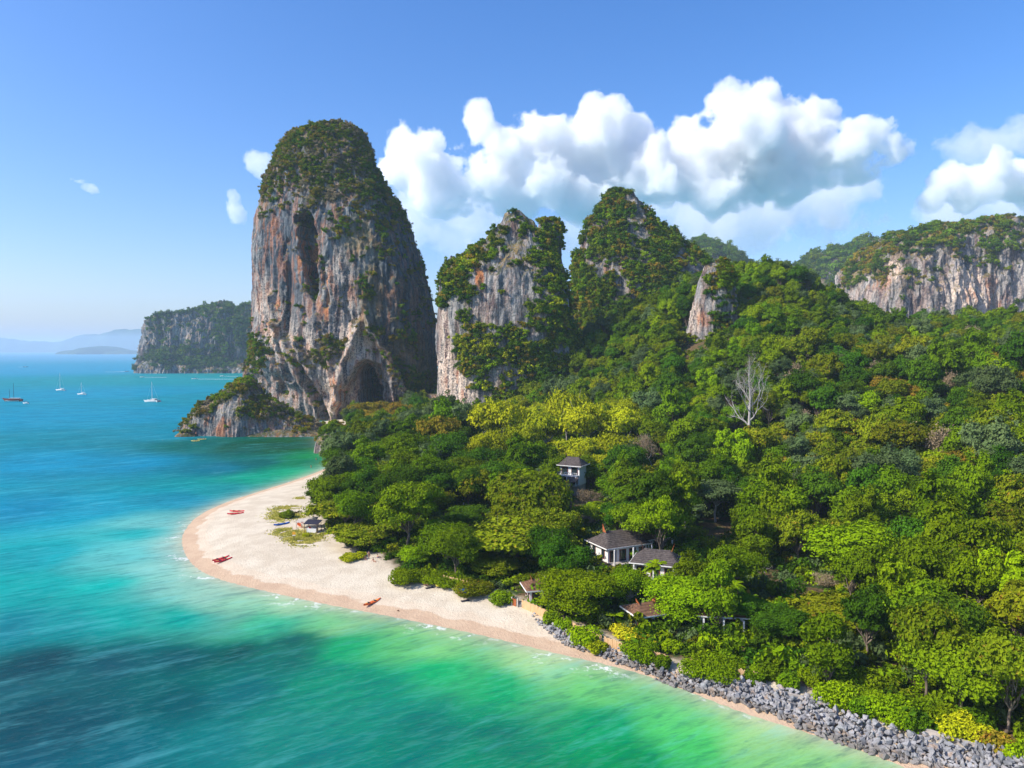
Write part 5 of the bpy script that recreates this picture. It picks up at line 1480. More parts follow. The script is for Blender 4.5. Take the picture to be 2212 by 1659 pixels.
# ------------------------------------------------------------------ villas
def villa(px, y, w, dpt, wall_h, roof_h, rz, label, storeys=1, roof='roof', zbase=None, porch=True):
    p = D(px[0], px[1], y); z0 = (tz(p[0], p[1]) - .2) if zbase is None else zbase
    r = empty('villa', (p[0], p[1], z0), rz, label=label, category='house', group='villas among the trees')
    H = wall_h * storeys
    MB().box((0, 0, H / 2), (w, dpt, H)).build('wall', M['white'], r)
    def roof_part(zb, ww, dd, rh, mat, over=.9):
        # concave hipped roof with a sagging ridge and raised ends
        nx, ny = 25, 17; V = []
        for i in range(nx):
            for j in range(ny):
                a = -1 + 2 * i / (nx - 1); b = -1 + 2 * j / (ny - 1)
                hip = min(1, (1 - abs(a)) * (ww + 2 * over) / (dd + 2 * over) * 1.6); side = 1 - abs(b)
                t_ = min(hip, side) ** 1.25
                zz = t_ * rh * (1 + .22 * a * a)
                V.append([a * (ww / 2 + over), b * (dd / 2 + over), zb + zz])
        V = np.array(V); n = nx * ny
        lowr = V.copy(); lowr[:, 2] -= .22
        Fq = grid_faces(nx, ny)
        me = mesh_np('roof', np.concatenate([V, lowr]), [Fq, Fq[:, ::-1] + n], [M[mat]], True)
        o = obj('roof', me, r)
        e = MB()
        for sx in (-1, 1): e.box((sx * (ww / 2 + over), 0, zb - .12), (.14, dd + 2 * over + .1, .24))
        for sy in (-1, 1): e.box((0, sy * (dd / 2 + over), zb - .125), (ww + 2 * over - .12, .14, .22))
        e.build('fascia', M['white'], o)
        for sx in (-1, 1):
            g = MB()
            g.add([[sx * (ww / 2 - dd * .20), -.7, zb + rh * .95], [sx * (ww / 2 - dd * .20), .7, zb + rh * .95], [sx * (ww / 2 - dd * .20) + sx * .5, 0, zb + rh * 1.75],
                   [sx * (ww / 2 - dd * .20) - sx * .12, 0, zb + rh * .95]], [(0, 1, 2), (1, 0, 3), (0, 2, 3), (1, 3, 2)])
            g.build('finial', M['terracotta'], o)
        return o
    roof_part(H, w, dpt, roof_h, roof)
    for s in range(storeys):
        zb = s * wall_h
        nwin = max(2, int(w / 2.6))
        for k in range(nwin):
            x = -w / 2 + (k + .5) * w / nwin
            f = MB()
            hh = wall_h * .72; ww = w / nwin * .62
            for a, b, c_, d_ in ((x - ww / 2, hh / 2, .12, hh), (x + ww / 2, hh / 2, .12, hh), (x, hh, ww + .12, .12)): f.box((a, -dpt / 2 - .06, zb + b + .15), (c_, .12, d_))
            f = f.build('window', M['teak'], r)
            MB().box((x, -dpt / 2 - .03, zb + hh / 2 + .15), (ww - .1, .06, hh - .1)).build('pane', M['dark_glass'], f)
        for k in range(2):
            yk = -dpt / 4 + k * dpt / 2
            f = MB().box((-w / 2 - .05, yk, zb + wall_h * .5), (.1, 1.3, wall_h * .62)).build('window', M['teak'], r)
            MB().box((-w / 2 - .115, yk, zb + wall_h * .5), (.03, 1.05, wall_h * .52)).build('pane', M['dark_glass'], f)
    if porch:
        MB().box((0, -dpt / 2 - 1.3, .12), (w, 2.6, .24)).build('terrace', M['concrete'], r)
        for s in (-1, 0, 1): MB().box((s * (w / 2 - .25), -dpt / 2 - 2.3, wall_h / 2), (.25, .25, wall_h)).build('column', M['white'], r)
    if storeys > 1:
        zb = wall_h
        MB().box((-w * .05, -dpt / 2 - 1.1, zb), (w * 1.05, 2.2, .25)).build('balcony', M['white'], r)
        b = MB()
        for k in range(12): b.box((-w / 2 + k * w / 11, -dpt / 2 - 2.1, zb + .6), (.12, .12, .95))
        b.box((0, -dpt / 2 - 2.1, zb + 1.1), (w + .1, .18, .12)); b.build('balustrade', M['white'], r)
        o = MB()
        for sx, ln in ((-1, w * .55), (.55, w * .5)):
            o.add([[sx * w * .5 - 1.2, -dpt / 2 - 2.2, zb - .1], [sx * w * .5 - 1.2 + ln, -dpt / 2 - 2.2, zb - .1], [sx * w * .5 - 1.2 + ln, -dpt / 2 - 4.4, zb - 1.3], [sx * w * .5 - 1.2, -dpt / 2 - 4.4, zb - 1.3],
                   [sx * w * .5 - 1.2, -dpt / 2 - 2.2, zb - .35], [sx * w * .5 - 1.2 + ln, -dpt / 2 - 2.2, zb - .35], [sx * w * .5 - 1.2 + ln, -dpt / 2 - 4.4, zb - 1.5], [sx * w * .5 - 1.2, -dpt / 2 - 4.4, zb - 1.5]],
                  [(0, 1, 2, 3), (7, 6, 5, 4), (0, 3, 7, 4), (1, 5, 6, 2), (3, 2, 6, 7), (0, 4, 5, 1)])
        o.build('lower_roof', M['roof'], r)
    return r
pv = D(1238, 1040, 238); v1 = villa((1238,1040), 238, 6.8, 5.5, 3.2, 2.4, -.5, 'two storey white villa with grey shingle roof deep in the wood', 2, 'roof', zbase=tz(pv[0], pv[1]) + 3.4)
MB().box((0, 0, -1.9), (6.6, 5.3, 3.8)).build('plinth', M['concrete'], v1)
villa((1335,1205), 166, 10.5, 7.5, 3.6, 2.6, .45, 'villa with dark brown curved roof, upper left of the roof cluster', 1, 'roof')
villa((1395,1200), 172, 7.5, 6, 3.4, 1.9, .5, 'villa with rust brown roof half hidden behind the roof cluster', 1, 'roof_red')
villa((1420,1218), 152, 8.5, 6.0, 3.4, 2.2, -.35, 'villa with grey brown roof and white wall behind small palm', 1, 'roof')
villa((1165,1248), 140, 4.6, 4.0, 2.6, 1.4, .2, 'small brown roofed pavilion between sea almond and garden tree', 1, 'roof_red', porch=False)
villa((1395,1310), 127, 5.0, 4.6, 2.7, 1.3, .35, 'small pavilion behind the white garden chair', 1, 'roof_red', porch=False)
villa((1555,1340), 125, 7.0, 5.0, 3.0, 2.0, -.15, 'villa with red brown doors right of the garden dome tree', 1, 'roof_red')
villa((1940,1290), 130, 7.0, 6.0, 3.2, 2.0, .3, 'villa with grey brown roof in the dark gap at the right', 1, 'roof')

# railed terrace in the wood
p = D(1000, 1100, 216); zt_ = p[2] - 1.0
r = empty('terrace_pavilion', (p[0], p[1], zt_), .15, label='white railed wooden terrace on posts above the tree tops', category='terrace')
MB().box((0, 0, 0), (13, 5, .3)).build('deck', M['teak'], r)
for k, x in enumerate((-6.3, -3.2, 0, 3.2, 6.3)):
    for y_ in (-2.3, 2.3): MB().box((x, y_, -1.2 if k != 2 else .2), (.3, .3, 6.5 if k in (2, 4) else 4.0)).build('post', M['white'], r)
for y_ in (-2.35, 2.35): MB().box((0, y_, 1.0), (12.6, .12, .14)).box((0, y_, .55), (12.6, .08, .1)).build('railing', M['white'], r)

# ------------------------------------------------------------------ boats
def hull(mb, L, W, H, sheer=.25, n=13, bow=1.0, stern=.75):
    V = []
    for i in range(n):
        t = i / (n - 1); x = (t - .5) * L
        w = W / 2 * min(1, (stern + (1 - stern) * min(1, t * 4))) * (1 - max(0, (t - .45) / .55) ** 2.2 * .97)
        top = H * (1 + sheer * (2 * t - .8) ** 2)
        for s, z in ((1, top), (.92, top * .55), (.55, .0), (0, -.25 * H), (-.55, .0), (-.92, top * .55), (-1, top)):
            V.append([x + (.08 * L * (z / H) if t > .9 else 0), s * w, z])
    Fs = [(i*7+j, (i+1)*7+j, (i+1)*7+j+1, i*7+j+1) for i in range(n-1) for j in range(6)]
    Fs += [tuple(range(6, -1, -1))]
    return mb.add(V, Fs)
def deckp(mb, L, W, z, n=13, stern=.75):
    V = []
    for i in range(n):
        t = i / (n - 1); w = W / 2 * .97 * min(1, (stern + (1 - stern) * min(1, t * 4))) * (1 - max(0, (t - .45) / .55) ** 2.2 * .97)
        V += [[(t - .5) * L, w, z], [(t - .5) * L, -w, z]]
    return mb.add(V, [(2*i, 2*i+1, 2*i+3, 2*i+2) for i in range(n-1)])
def yacht(u, v, L, mast, rz, label, cat=False):
    p = G(u, v); r = empty('sailing_yacht', (p[0], p[1], 0), rz, label=label, category='sailing boat', group='sailing boats at anchor')
    if cat:
        for s in (-1, 1):
            m = MB(); hull(m, L, L * .13, 1.5); m.v = [[a, b + s * L * .2, c] for a, b, c in m.v]; m.build('hull', M['white'], r, True)
        MB().box((-.5, 0, 1.45), (L * .55, L * .46, .35)).build('deck', M['white'], r)
        MB().box((-.8, 0, 2.1), (L * .38, L * .34, 1.0)).build('cabin', M['white'], r)
        MB().box((-.6, 0, 2.15), (L * .39, L * .35, .35)).build('window', M['dark_glass'], r)
        MB().box((-L * .36, 0, 2.9), (L * .2, L * .4, .12)).build('awning', M['hull_blue'], r)
    else:
        m = MB(); hull(m, L, L * .3, 1.3); m.build('hull', M['white'], r, True)
        m = MB(); deckp(m, L, L * .3, 1.28); m.build('deck', M['white'], r)
        MB().box((.2, 0, 1.6), (L * .4, L * .18, .6)).build('cabin', M['white'], r)
        MB().box((-L * .3, 0, 2.2), (L * .22, L * .24, .1)).build('awning', M['hull_blue'], r)
    MB().tube([(.6, 0, 1), (.6, 0, mast)], [.22, .12], 6).build('mast', M['steel'], r)
    MB().tube([(.6, 0, 2.8), (-L * .38, 0, 2.9)], [.2, .16], 6).build('boom', M['white'], r)
    MB().tube([(L * .48, 0, 1.5), (.6, 0, mast * .95)], [.05, .05], 4).tube([(-L * .48, 0, 1.5), (.6, 0, mast * .97)], [.05, .05], 4).build('rigging', M['steel'], r)
    return r
yacht(131,844,13,22,2.9,'white single masted yacht second from the left of the anchored boats')
yacht(177,853,10,14,3.0,'small white yacht with short mast right of the taller yacht')
yacht(330,868,13,19.5,3.0,'white catamaran nearest to the island with dark awning',True)
p = G(29, 867); r = empty('wooden_schooner', (p[0], p[1], 0), math.pi, label='dark wooden two masted boat with white bow at the left edge', category='sailing boat', group='sailing boats at anchor')
m = MB(); hull(m, 17, 4.6, 1.9, .5); m.build('hull', M['teak'], r, True)
m = MB(); hull(m, 14, 4.3, .8, .3); m.v = [[a + .6, b * 1.08, c] for a, b, c in m.v]; m.build('boot_stripe', M['white'], r, True)
m = MB(); deckp(m, 16, 4.4, 1.9); m.build('deck', M['wood'], r)
MB().box((-1.5, 0, 2.5), (9, 3.0, 1.0)).build('cabin', M['teak'], r)
MB().box((-1.5, 0, 3.15), (10, 3.5, .16)).build('awning', M['white'], r)
for x, h in ((-.5, 18), (3.6, 12)): MB().tube([(x, 0, 1.5), (x, 0, h)], [.2, .1], 6).build('mast', M['cloth_dark'], r)
MB().tube([(8.2, 0, 2.6), (10.6, 0, 3.6)], [.14, .08], 5).build('bowsprit', M['teak'], r)
def motorboat(u, v, L, rz, label, hullm='white', wake=0):
    p = G(u, v); r = empty('motor_boat', (p[0], p[1], 0), rz, label=label, category='motor boat', group='small motor boats on the bay')
    m = MB(); hull(m, L, L * .28, .9); m.build('hull', M[hullm], r, True)
    m = MB(); deckp(m, L, L * .27, .8); m.build('deck', M['white'], r)
    MB().box((-.4, 0, 1.25), (L * .26, L * .16, .7)).build('cabin', M['white'], r)
    MB().box((-.5, 0, 2.1), (L * .42, L * .24, .1)).build('canopy', M['hull_blue'], r)
    MB().box((-L * .5, 0, .8), (.5, .4, .9)).build('outboard_motor', M['cloth_dark'], r)
    if wake:
        n = 24; V = []
        for i in range(n):
            t = i / (n - 1); w = .5 + 2.6 * t
            V += [[-L * .4 - t * wake, w + .5 * math.sin(i * 1.7), .03 + .10 * math.sin(math.pi * min(1, t * 3))], [-L * .4 - t * wake, .35 * math.sin(i * .9), .24 * (1 - t) + .03], [-L * .4 - t * wake, -w + .5 * math.cos(i * 2.1), .03]]
        m = MB(); m.add(V, [(3*i+a, 3*i+3+a, 3*i+4+a, 3*i+1+a) for i in range(n-1) for a in (0, 1)])
        wk = m.build('boat_wake', FOAM, None, True); wk.location = (p[0], p[1], 0.02); wk.rotation_euler = (0, 0, rz)
        wk['label'] = 'white wake behind the ' + label.split(' ', 1)[1]; wk['label'] = ' '.join(wk['label'].split()[:14]); wk['kind'] = 'stuff'
def foam_material():
    t = NT('wake_foam'); P = t.coords()
    nz = t.noise(t.mapping(P, (.25, .8, 1)), 1.0, 4, .6)
    d = t.n('ShaderNodeBsdfDiffuse'); d.inputs[0].default_value = (.8, .82, .83, 1)
    tr = t.n('ShaderNodeBsdfTransparent'); ms = t.n('ShaderNodeMixShader')
    t.set(ms.inputs[0], t.ramp(nz, .30, .48, .45, 1.0)); t.t.links.new(tr.outputs[0], ms.inputs[1]); t.t.links.new(d.outputs[0], ms.inputs[2])
    t.t.links.new(ms.outputs[0], t.out.inputs['Surface']); return t.m
FOAM = foam_material()
motorboat(421,819,11,math.pi * .985,'a white speedboat with long straight wake in front of the island','white',95)
motorboat(480,813,8,math.pi,'a small speedboat with short wake close to the headland','white',26)
motorboat(274,803,10,.35,'a white speedboat turning with short curved wake left of the island','white',40)
motorboat(308,815,9,math.pi * 1.01,'a small dark topped boat with wake below the island','white',40)
motorboat(55,793,14,0.05,'a long dark boat alone far out at the left','hull_blue',14)
motorboat(251,766,12,.6,'a tiny white boat near the horizon below the islets')
motorboat(56,872,5,math.pi,'a small dinghy right of the wooden two masted boat')
p0, p1 = G(290, 819), G(325, 823)

# ------------------------------------------------------------------ kayaks
def kayak_geo(L=4.6, W=.86, H=.42):
    n, V = 19, []
    for i in range(n):
        t = i / (n - 1); x = (t - .5) * L; w = W / 2 * (1 - abs(2 * t - 1) ** 2.6) + .03
        e = .16 * abs(2 * t - 1) ** 3
        cock = .14 if .2 < t < .44 or .54 < t < .78 else 0
        for s, z in ((0, 0), (.75, .07), (1, .22), (.86, H * .86), (.55, H * .9 - cock), (0, H - cock * 1.3 if cock else H), (-.55, H * .9 - cock), (-.86, H * .86), (-1, .22), (-.75, .07)):
            V.append([x, s * w, z + e])
    Fs = [(i*10+j, (i+1)*10+j, (i+1)*10+(j+1)%10, i*10+(j+1)%10) for i in range(n-1) for j in range(10)]
    Fs += [tuple(range(9, -1, -1)), tuple((n-1)*10+j for j in range(10))]
    return V, Fs
def kayak(pos, rz, mat, label, paddle=True, tilt=0.0, grp='kayaks drawn up on the beach'):
    r = empty('kayak', pos, rz, label=label, category='kayak', group=grp)
    r.rotation_euler = (0, tilt, rz)
    V, Fs = kayak_geo(); MB().add(V, Fs).build('hull', M[mat], r, True)
    for x in (-.75, .85):
        MB().box((x - .22, 0, .42), (.08, .5, .26), 0).box((x, 0, .33), (.4, .46, .06)).build('seat', M['cloth_dark'], r)
    if paddle: MB().tube([(-1.3, .12, .46), (.9, -.12, .5)], [.025, .025], 5).box((-1.4, .13, .46), (.4, .16, .04)).box((1.0, -.13, .5), (.4, .16, .04)).build('paddle', M['yellow'], r)
    return r
def kayak_px(a, b, mat, label, side=0.0, **kw):
    A, B = ground_at(*a), ground_at(*b); d = B - A; rz = math.atan2(d[1], d[0])
    c = (A + B) / 2; c = c + side * np.array([-math.sin(rz), math.cos(rz), 0])
    k = kayak((c[0], c[1], tz(c[0], c[1]) - .02), rz, mat, label, **kw)
    k.scale = [max(1.0, min(1.35, np.linalg.norm(d[:2]) / 4.6))] * 3
kayak_px((466,1217),(494,1206),'red','red kayak at the sandy tip, front of two lying together', -.45)
kayak_px((466,1215),(494,1203),'red','red kayak at the sandy tip, rear of two lying together', .5)
kayak_px((792,1310),(816,1296),'orange','orange red kayak alone on the sand near the water', 0)
kayak_px((502,1111),(516,1109),'red','red kayak on the upper beach, front of two', -.5)
kayak_px((503,1107),(517,1106),'red','red kayak on the upper beach, rear of two', .6)
kayak_px((672,1043),(690,1040),'red','red kayak at the far end of the beach beside the trees', 0)
kayak_px((694,1036),(704,1035),'cloth_dark','dark kayak under the branches at the far end of the beach', 0)
kayak_px((597,1136),(620,1131),'blue','blue kayak on the sand by the grass patches', 0)

# ------------------------------------------------------------------ people
def person(pos, rz, pose, label, skin='skin', top=None, s=1.0, hair=True):
    """one skinned figure; pose: stand, sit, lie, swim"""
    J = {'pelvis': (0, 0, .95), 'chest': (0, 0, 1.35), 'neck': (0, 0, 1.5), 'head': (0, .02, 1.62), 'headtop': (0, .02, 1.74)}
    def leg(sx):
        if pose in ('sit', 'paddle'): return [(sx*.09, 0, .0 + .12), (sx*.13, -.42, .30), (sx*.12, -.80, .08)]
        return [(sx*.09, 0, .92), (sx*.10, -.02, .5), (sx*.10, .03, .07)]
    if pose in ('sit', 'paddle'): J = {k: (a, b, c - .82) for k, (a, b, c) in J.items()}
    verts = [J['pelvis'], J['chest'], J['neck'], J['head'], J['headtop']]; rad = [.13, .15, .06, .095, .06]; ed = [(0,1),(1,2),(2,3),(3,4)]
    for sx in (-1, 1):
        b = len(verts); L = leg(sx); foot = (L[2][0], L[2][1] - .16, L[2][2] - .03)
        verts += [*L, foot]; rad += [.085, .06, .045, .03]; ed += [(0, b), (b, b+1), (b+1, b+2), (b+2, b+3)]
        c = J['chest']; b = len(verts)
        if pose == 'paddle': A = [(sx*.19, c[1], c[2]+.05), (sx*.30, c[1]-.18, c[2]-.18), (sx*.26, c[1]-.42, c[2]-.10)]
        elif pose == 'sit': A = [(sx*.19, c[1], c[2]+.05), (sx*.27, c[1]+.10, c[2]-.22), (sx*.28, c[1]+.22, c[2]-.46)]
        else: A = [(sx*.19, c[1], c[2]+.05), (sx*.25, c[1], c[2]-.24), (sx*.24, c[1]-.08, c[2]-.5)]
        verts += A; rad += [.06, .042, .032]; ed += [(1, b), (b, b+1), (b+1, b+2)]
    me = bpy.data.meshes.new('person'); me.from_pydata(verts, ed, [])
    o = bpy.data.objects.new('person', me); COL.objects.link(o)
    sk = o.modifiers.new('s', 'SKIN'); ss = o.modifiers.new('d', 'SUBSURF'); ss.levels = 1; ss.render_levels = 1
    for k, v_ in enumerate(me.skin_vertices[0].data): v_.radius = (rad[k], rad[k] * (.75 if k < 2 else 1)); v_.use_root = (k == 0)
    bpy.context.view_layer.update()
    m2 = bpy.data.meshes.new_from_object(o.evaluated_get(bpy.context.evaluated_depsgraph_get()))
    o.modifiers.clear(); o.data = m2; m2.materials.clear(); m2.materials.append(M[skin])
    o.location = pos; o.rotation_euler = (0, 0, rz); o.scale = (s, s, s)
    if pose == 'lie': o.rotation_euler = (math.radians(88), 0, rz); o.location = (pos[0], pos[1], pos[2] + .16)
    if pose == 'swim': o.rotation_euler = (math.radians(-60), 0, rz); o.location = (pos[0], pos[1], pos[2] - .75)
    o['label'] = label; o['category'] = 'person'
    pz = J['pelvis'][2]
    MB().ell((0, 0, pz), (.17, .135, .14), 10, 6).build('swimwear', M[top or 'cloth_dark'], o, True)
    if hair: MB().ell((0, .045, J['head'][2] + .06), (.105, .11, .11), 10, 6).build('hair', M['cloth_dark'], o, True)
    return o
for k, (u, v, lab, grp) in enumerate([(422,953,'person in white paddling the nearer yellow kayak off the headland',0),(436,949.5,'person in dark clothes paddling the farther yellow kayak',1)]):
    p = G(u, v, 0)
    kayak((p[0], p[1], -.08), .05 + .15 * k, 'yellow', ['pale yellow kayak on the water, nearer of two', 'pale yellow kayak on the water, farther of two'][k], False, 0, 'kayaks paddled off the headland')
    for q, x in enumerate((-.75, .85)):
        person((p[0] + x, p[1], .22), math.pi / 2, 'paddle', (lab if q == 0 else lab.replace('person', 'front person', 1)), top=['white', 'cloth_pink'][(k + q) % 2])
p = G(354, 951); person((p[0], p[1], 0), 1.0, 'swim', 'swimmer alone in open water left of the yellow kayaks')
for u, v, lab in [(683,994,'swimmer off the far beach, left of two'),(698,993,'swimmer off the far beach, right of two'),(672,1011,'swimmer close to shore at the far beach')]:
    p = G(u, v); person((p[0], p[1], -.55 if v < 1000 else -.4), 1.2, 'stand', lab, top='yellow')
for u, v, pose, rz, mat, lab in [(652,1140,'sit',1.2,'orange','person sunbathing on orange chair beside the kiosk'),(741,1210,'lie',1.5,'cloth_pink','person lying on a towel in the left tree shade'),
        (756,1211,'sit',.4,'cloth_dark','person sitting in dark clothes in the left tree shade'),(789,1208,'sit',.4,'cloth_pink','person sitting in pink under the second shade tree'),
        (806,1213,'sit',.9,'white','person in white sitting in front of the shade tree'),(797,1206,'stand',.2,'cloth_dark','person standing under the second shade tree'),
        (816,1205,'sit',2,'blue','person in blue sitting right of the shaded group'),(1117,1302,'sit',2.2,'orange','person sunbathing alone near the left end of the stone bank'),
        (918,1264,'sit',1,'cloth_pink','person in pink sitting in front of the round green bush'),(1046,1281,'sit',.5,'cloth_dark','person sitting on the sand under blue parasol')]:
    p = ground_at(u, v); person((p[0], p[1], p[2] - .02), rz, pose, lab, top=mat)

# ------------------------------------------------------------------ beach things
p = ground_at(675, 1150)
r = empty('beach_kiosk', (p[0], p[1], p[2] - .05), -.15, label='white beach kiosk with dark canopy at the edge of the trees', category='kiosk')
MB().box((0, 0, .6), (2.6, 1.4, 1.2)).build('counter', M['white'], r)
for x in (-1.7, 1.7):
    for y_ in (-.9, 1.6): MB().box((x, y_, 1.3), (.12, .12, 2.6)).build('post', M['wood'], r)
MB().add([[-2.0, -1.2, 2.4], [2.0, -1.2, 2.4], [2.0, 2.0, 2.9], [-2.0, 2.0, 2.9], [-2.0, -1.2, 2.5], [2.0, -1.2, 2.5], [2.0, 2.0, 3.0], [-2.0, 2.0, 3.0]],
         [(0,3,2,1),(4,5,6,7),(0,1,5,4),(1,2,6,5),(2,3,7,6),(3,0,4,7)]).build('canopy', M['cloth_dark'], r)
MB().box((-.6, -.2, 1.35), (.5, .4, .3)).build('cool_box', M['red'], r)
p = ground_at(662, 1143)
r = empty('tent_awning', (p[0], p[1] + 2, p[2]), .05, label='beige tarpaulin stretched beside the beach kiosk', category='awning')
MB().add([[-3, -1.5, 1.6], [2.4, -1.5, 2.0], [2.4, 1.6, 2.5], [-3, 1.6, 1.9], [-3, -1.5, 1.65], [2.4, -1.5, 2.05], [2.4, 1.6, 2.55], [-3, 1.6, 1.95]],
         [(0,3,2,1),(4,5,6,7),(0,1,5,4),(1,2,6,5),(2,3,7,6),(3,0,4,7)]).build('tarpaulin', M['concrete'], r)
for x, y_ in ((-2.9, -1.4), (2.3, -1.4), (2.3, 1.5), (-2.9, 1.5)): MB().tube([(x, y_, 0), (x, y_, 1.9)], .05, 5).build('pole', M['wood'], r)
for u, v, rz, mt, lab in [(645,1137,.5,'orange','orange folding chair left of the sunbather'),(648,1139,.4,'orange','orange folding chair behind the sunbather'),(653,1132,2.0,'red','red folding chair beside the tarpaulin')]:
    p = ground_at(u, v); r = empty('beach_chair', (p[0], p[1], p[2]), rz, label=lab, category='chair', group='folding chairs by the kiosk')
    MB().box((0, 0, .35), (.6, .6, .05)).build('seat', M[mt], r)
    MB().box((0, .42, .68), (.6, .07, .75), 0, -.5).build('backrest', M[mt], r)
    for x in (-.28, .28):
        for y_ in (-.26, .26): MB().tube([(x, y_, 0), (x, -y_ * .6, .36)], .02, 4).build('leg', M['steel'], r)
p = ground_at(597 + 560 - 1157 + 560 if False else 600, 1150)
sp_ = ground_at(1157 * 0 + 636 - 0, 1160 + 0)
sp_ = ground_at((1050 + 597 / 2212 * 400) * 2212 / 4032, (1950 + 1000 / 1659 * 300) * 1659 / 3024)
r = empty('warning_sign', (sp_[0], sp_[1], sp_[2]), .1, label='orange and white notice board on a dark post in the sand', category='sign')
MB().box((0, 0, .8), (.12, .12, 1.6)).build('post', M['wood'], r)
MB().box((0, -.07, 2.0), (.75, .06, .75)).build('sign_panel', plain('sign_orange', (.85, .42, .03), .5, .3, .03), r)
MB().box((0, -.07, 1.5), (.75, .06, .22)).build('sign_plate', M['white'], r)
# driftwood
a, b = ground_at(625, 1114), ground_at(652, 1105)
m = MB(); m.tube([a + [0, 0, .15], (a + b) / 2 + [0, .3, .3], b + [0, 0, .2]], [.22, .2, .12], 7); m.tube([(a + b) / 2 + [0, 0, .3], (a + b) / 2 + [.8, .9, .7]], [.1, .04], 5)
m.build('driftwood_log', M['wood'], None, True, label='dark driftwood log above the grass patches', category='log')
for u, v, lab, s in [(850,1262,'dark driftwood scrap lying on open sand',.8),(860,1320,'small dark stone alone on the sand',.35)]:
    p = ground_at(u, v); MB().tube([p + [-.5 * s, 0, .08], p + [0, .1, .14], p + [.7 * s, -.1, .06]], [.08, .12, .05], 6).build('driftwood', M['wood'], None, True, label=lab, category='driftwood')
def parasol(u, v, mat, label, tilt=.2):
    p = ground_at(u, v); r = empty('parasol', (p[0], p[1], p[2]), 0, label=label, category='parasol'); r.rotation_euler = (tilt, .2, 0)
    MB().tube([(0, 0, 0), (0, 0, 2.1)], .03, 6).build('pole', M['white'], r)
    n = 12; V = [[0, 0, 2.25]] + [[1.1 * math.cos(6.283 * k / n), 1.1 * math.sin(6.283 * k / n), 1.8 + .04 * (k % 2)] for k in range(n)] + [[0, 0, 2.2]]
    MB().add(V, [(0, 1 + k, 1 + (k + 1) % n) for k in range(n)] + [(n + 1, 1 + (k + 1) % n, 1 + k) for k in range(n)]).build('canopy', M[mat], r)
    return r
parasol(1000, 1292, 'blue', 'blue parasol on the sand under the leaning tree')
parasol(944, 1268, 'yellow', 'small yellow parasol by the round green bush', .6).scale = (.45,) * 3
for u, v, mt, lab in [(928,1270,'cloth_dark','dark lounging gear on the shaded sand beside round bush'),(962,1266,'cloth_dark','dark towel and bags in the dappled shade'),(978,1272,'steel','pale green beach mat under the leaning tree'),(1005,1298,'cloth_dark','pile of dark bags beside the blue parasol')]:
    p = ground_at(u, v); m = MB().box((0, 0, .03), (1.7, .8, .05), .4); m.ell((.5, 0, .18), (.3, .22, .18), 8, 5)
    m.build('beach_towel', M[mt], None, False, label=lab, category='towel').location = p
# white swing seat in the villa garden
p = G(1404, 1345, 3.0)
r = empty('garden_chair', (p[0], p[1], tz(p[0], p[1])), .4, label='white curved lounge chair on a round brown deck', category='chair')
MB().tube([(0, 0, .02), (0, 0, .14)], 2.0, 24).build('deck', M['terracotta'], r)
MB().ell((0, -.2, .5), (1.1, .7, .16), 14, 6).build('seat', M['white'], r, True)
MB().ell((0, .55, 1.1), (.8, .14, .8), 14, 8).build('backrest', M['white'], r, True)

# ------------------------------------------------------------------ palms
def palm(u, v, y, h, R, label, leaf='bright', nf=13, zb=None, name='palm_tree'):
    p = D(u, v, y); z0 = tz(p[0], p[1]); r_ = np.random.default_rng(int(u) * 7)
    h = max(h, p[2] - z0) if zb is None else h
    r = empty(name, (p[0], p[1], z0 - .1), r_.uniform(0, 6), label=label, category='palm')
    MB().tube([(0, 0, 0), (.15, .1, h * .5), (0, 0, h)], [.2, .14, .11], 7).build('trunk', M['bark_pale'], r, True)
    for k in range(nf):
        a = 2 * math.pi * k / nf + r_.uniform(-.2, .2); el = r_.uniform(.25, 1.15); V = []; Fs = []
        n = 9; pts = []
        for i in range(n):
            t = i / (n - 1); rr = R * t; zz = h + R * (math.sin(el) * t - .75 * t * t * (1.2 - el * .4))
            pts.append(np.array([math.cos(a) * rr * math.cos(el * .6), math.sin(a) * rr * math.cos(el * .6), zz]))
        side = np.array([-math.sin(a), math.cos(a), 0])
        for i in range(n - 1):
            for q in range(3):
                c = pts[i] + (pts[i+1] - pts[i]) * q / 3; t = (i + q / 3) / n; ln = R * .30 * math.sin(math.pi * min(1, t * .85 + .12))
                fwd = (pts[i+1] - pts[i]) / np.linalg.norm(pts[i+1] - pts[i])
                for s in (-1, 1):
                    tip = c + side * s * ln + fwd * ln * .55 + np.array([0, 0, -.3 * ln]); b0 = c - fwd * .07; b1 = c + fwd * .14; k0 = len(V)
                    V += [b0, b1, tip]; Fs.append((k0, k0 + 1, k0 + 2))
        MB().add(V, Fs).build('frond', LEAF[leaf], r)
palm(1578,1228,133,6,2.6,'bright palm with yellowish fronds between the right hand roofs')
palm(1586,1262,128,4,2.2,'smaller palm just below the bright palm',nf=11)
palm(1418,1218,140,5.5,2.4,'palm in front of the white villa wall')
palm(1408,1224,141,5,2.0,'palm close behind the palm by the white wall',nf=10)
palm(1326,1385,127,1.6,2.2,'young palm just behind the bamboo fence','bright',11)
palm(1282,1110,196,6,2.4,'slim palm below the twiggy grey tree',nf=11)
palm(1308,1122,190,6,2.4,'yellowish palm right of the slim palm','lime',11)
palm(935,1160,172,6,3.0,'palm rising behind the small rounded tree at the beach',nf=12)
palm(2030,1240,134,6,2.8,'pale yellow palm above the largest yellow green tree','lime',12)
palm(2075,1235,136,6,2.8,'second palm above the largest yellow green tree','bright',12)
palm(1845,1455,108,2,2.2,'young spiky plant beside the orange path','grey',11)

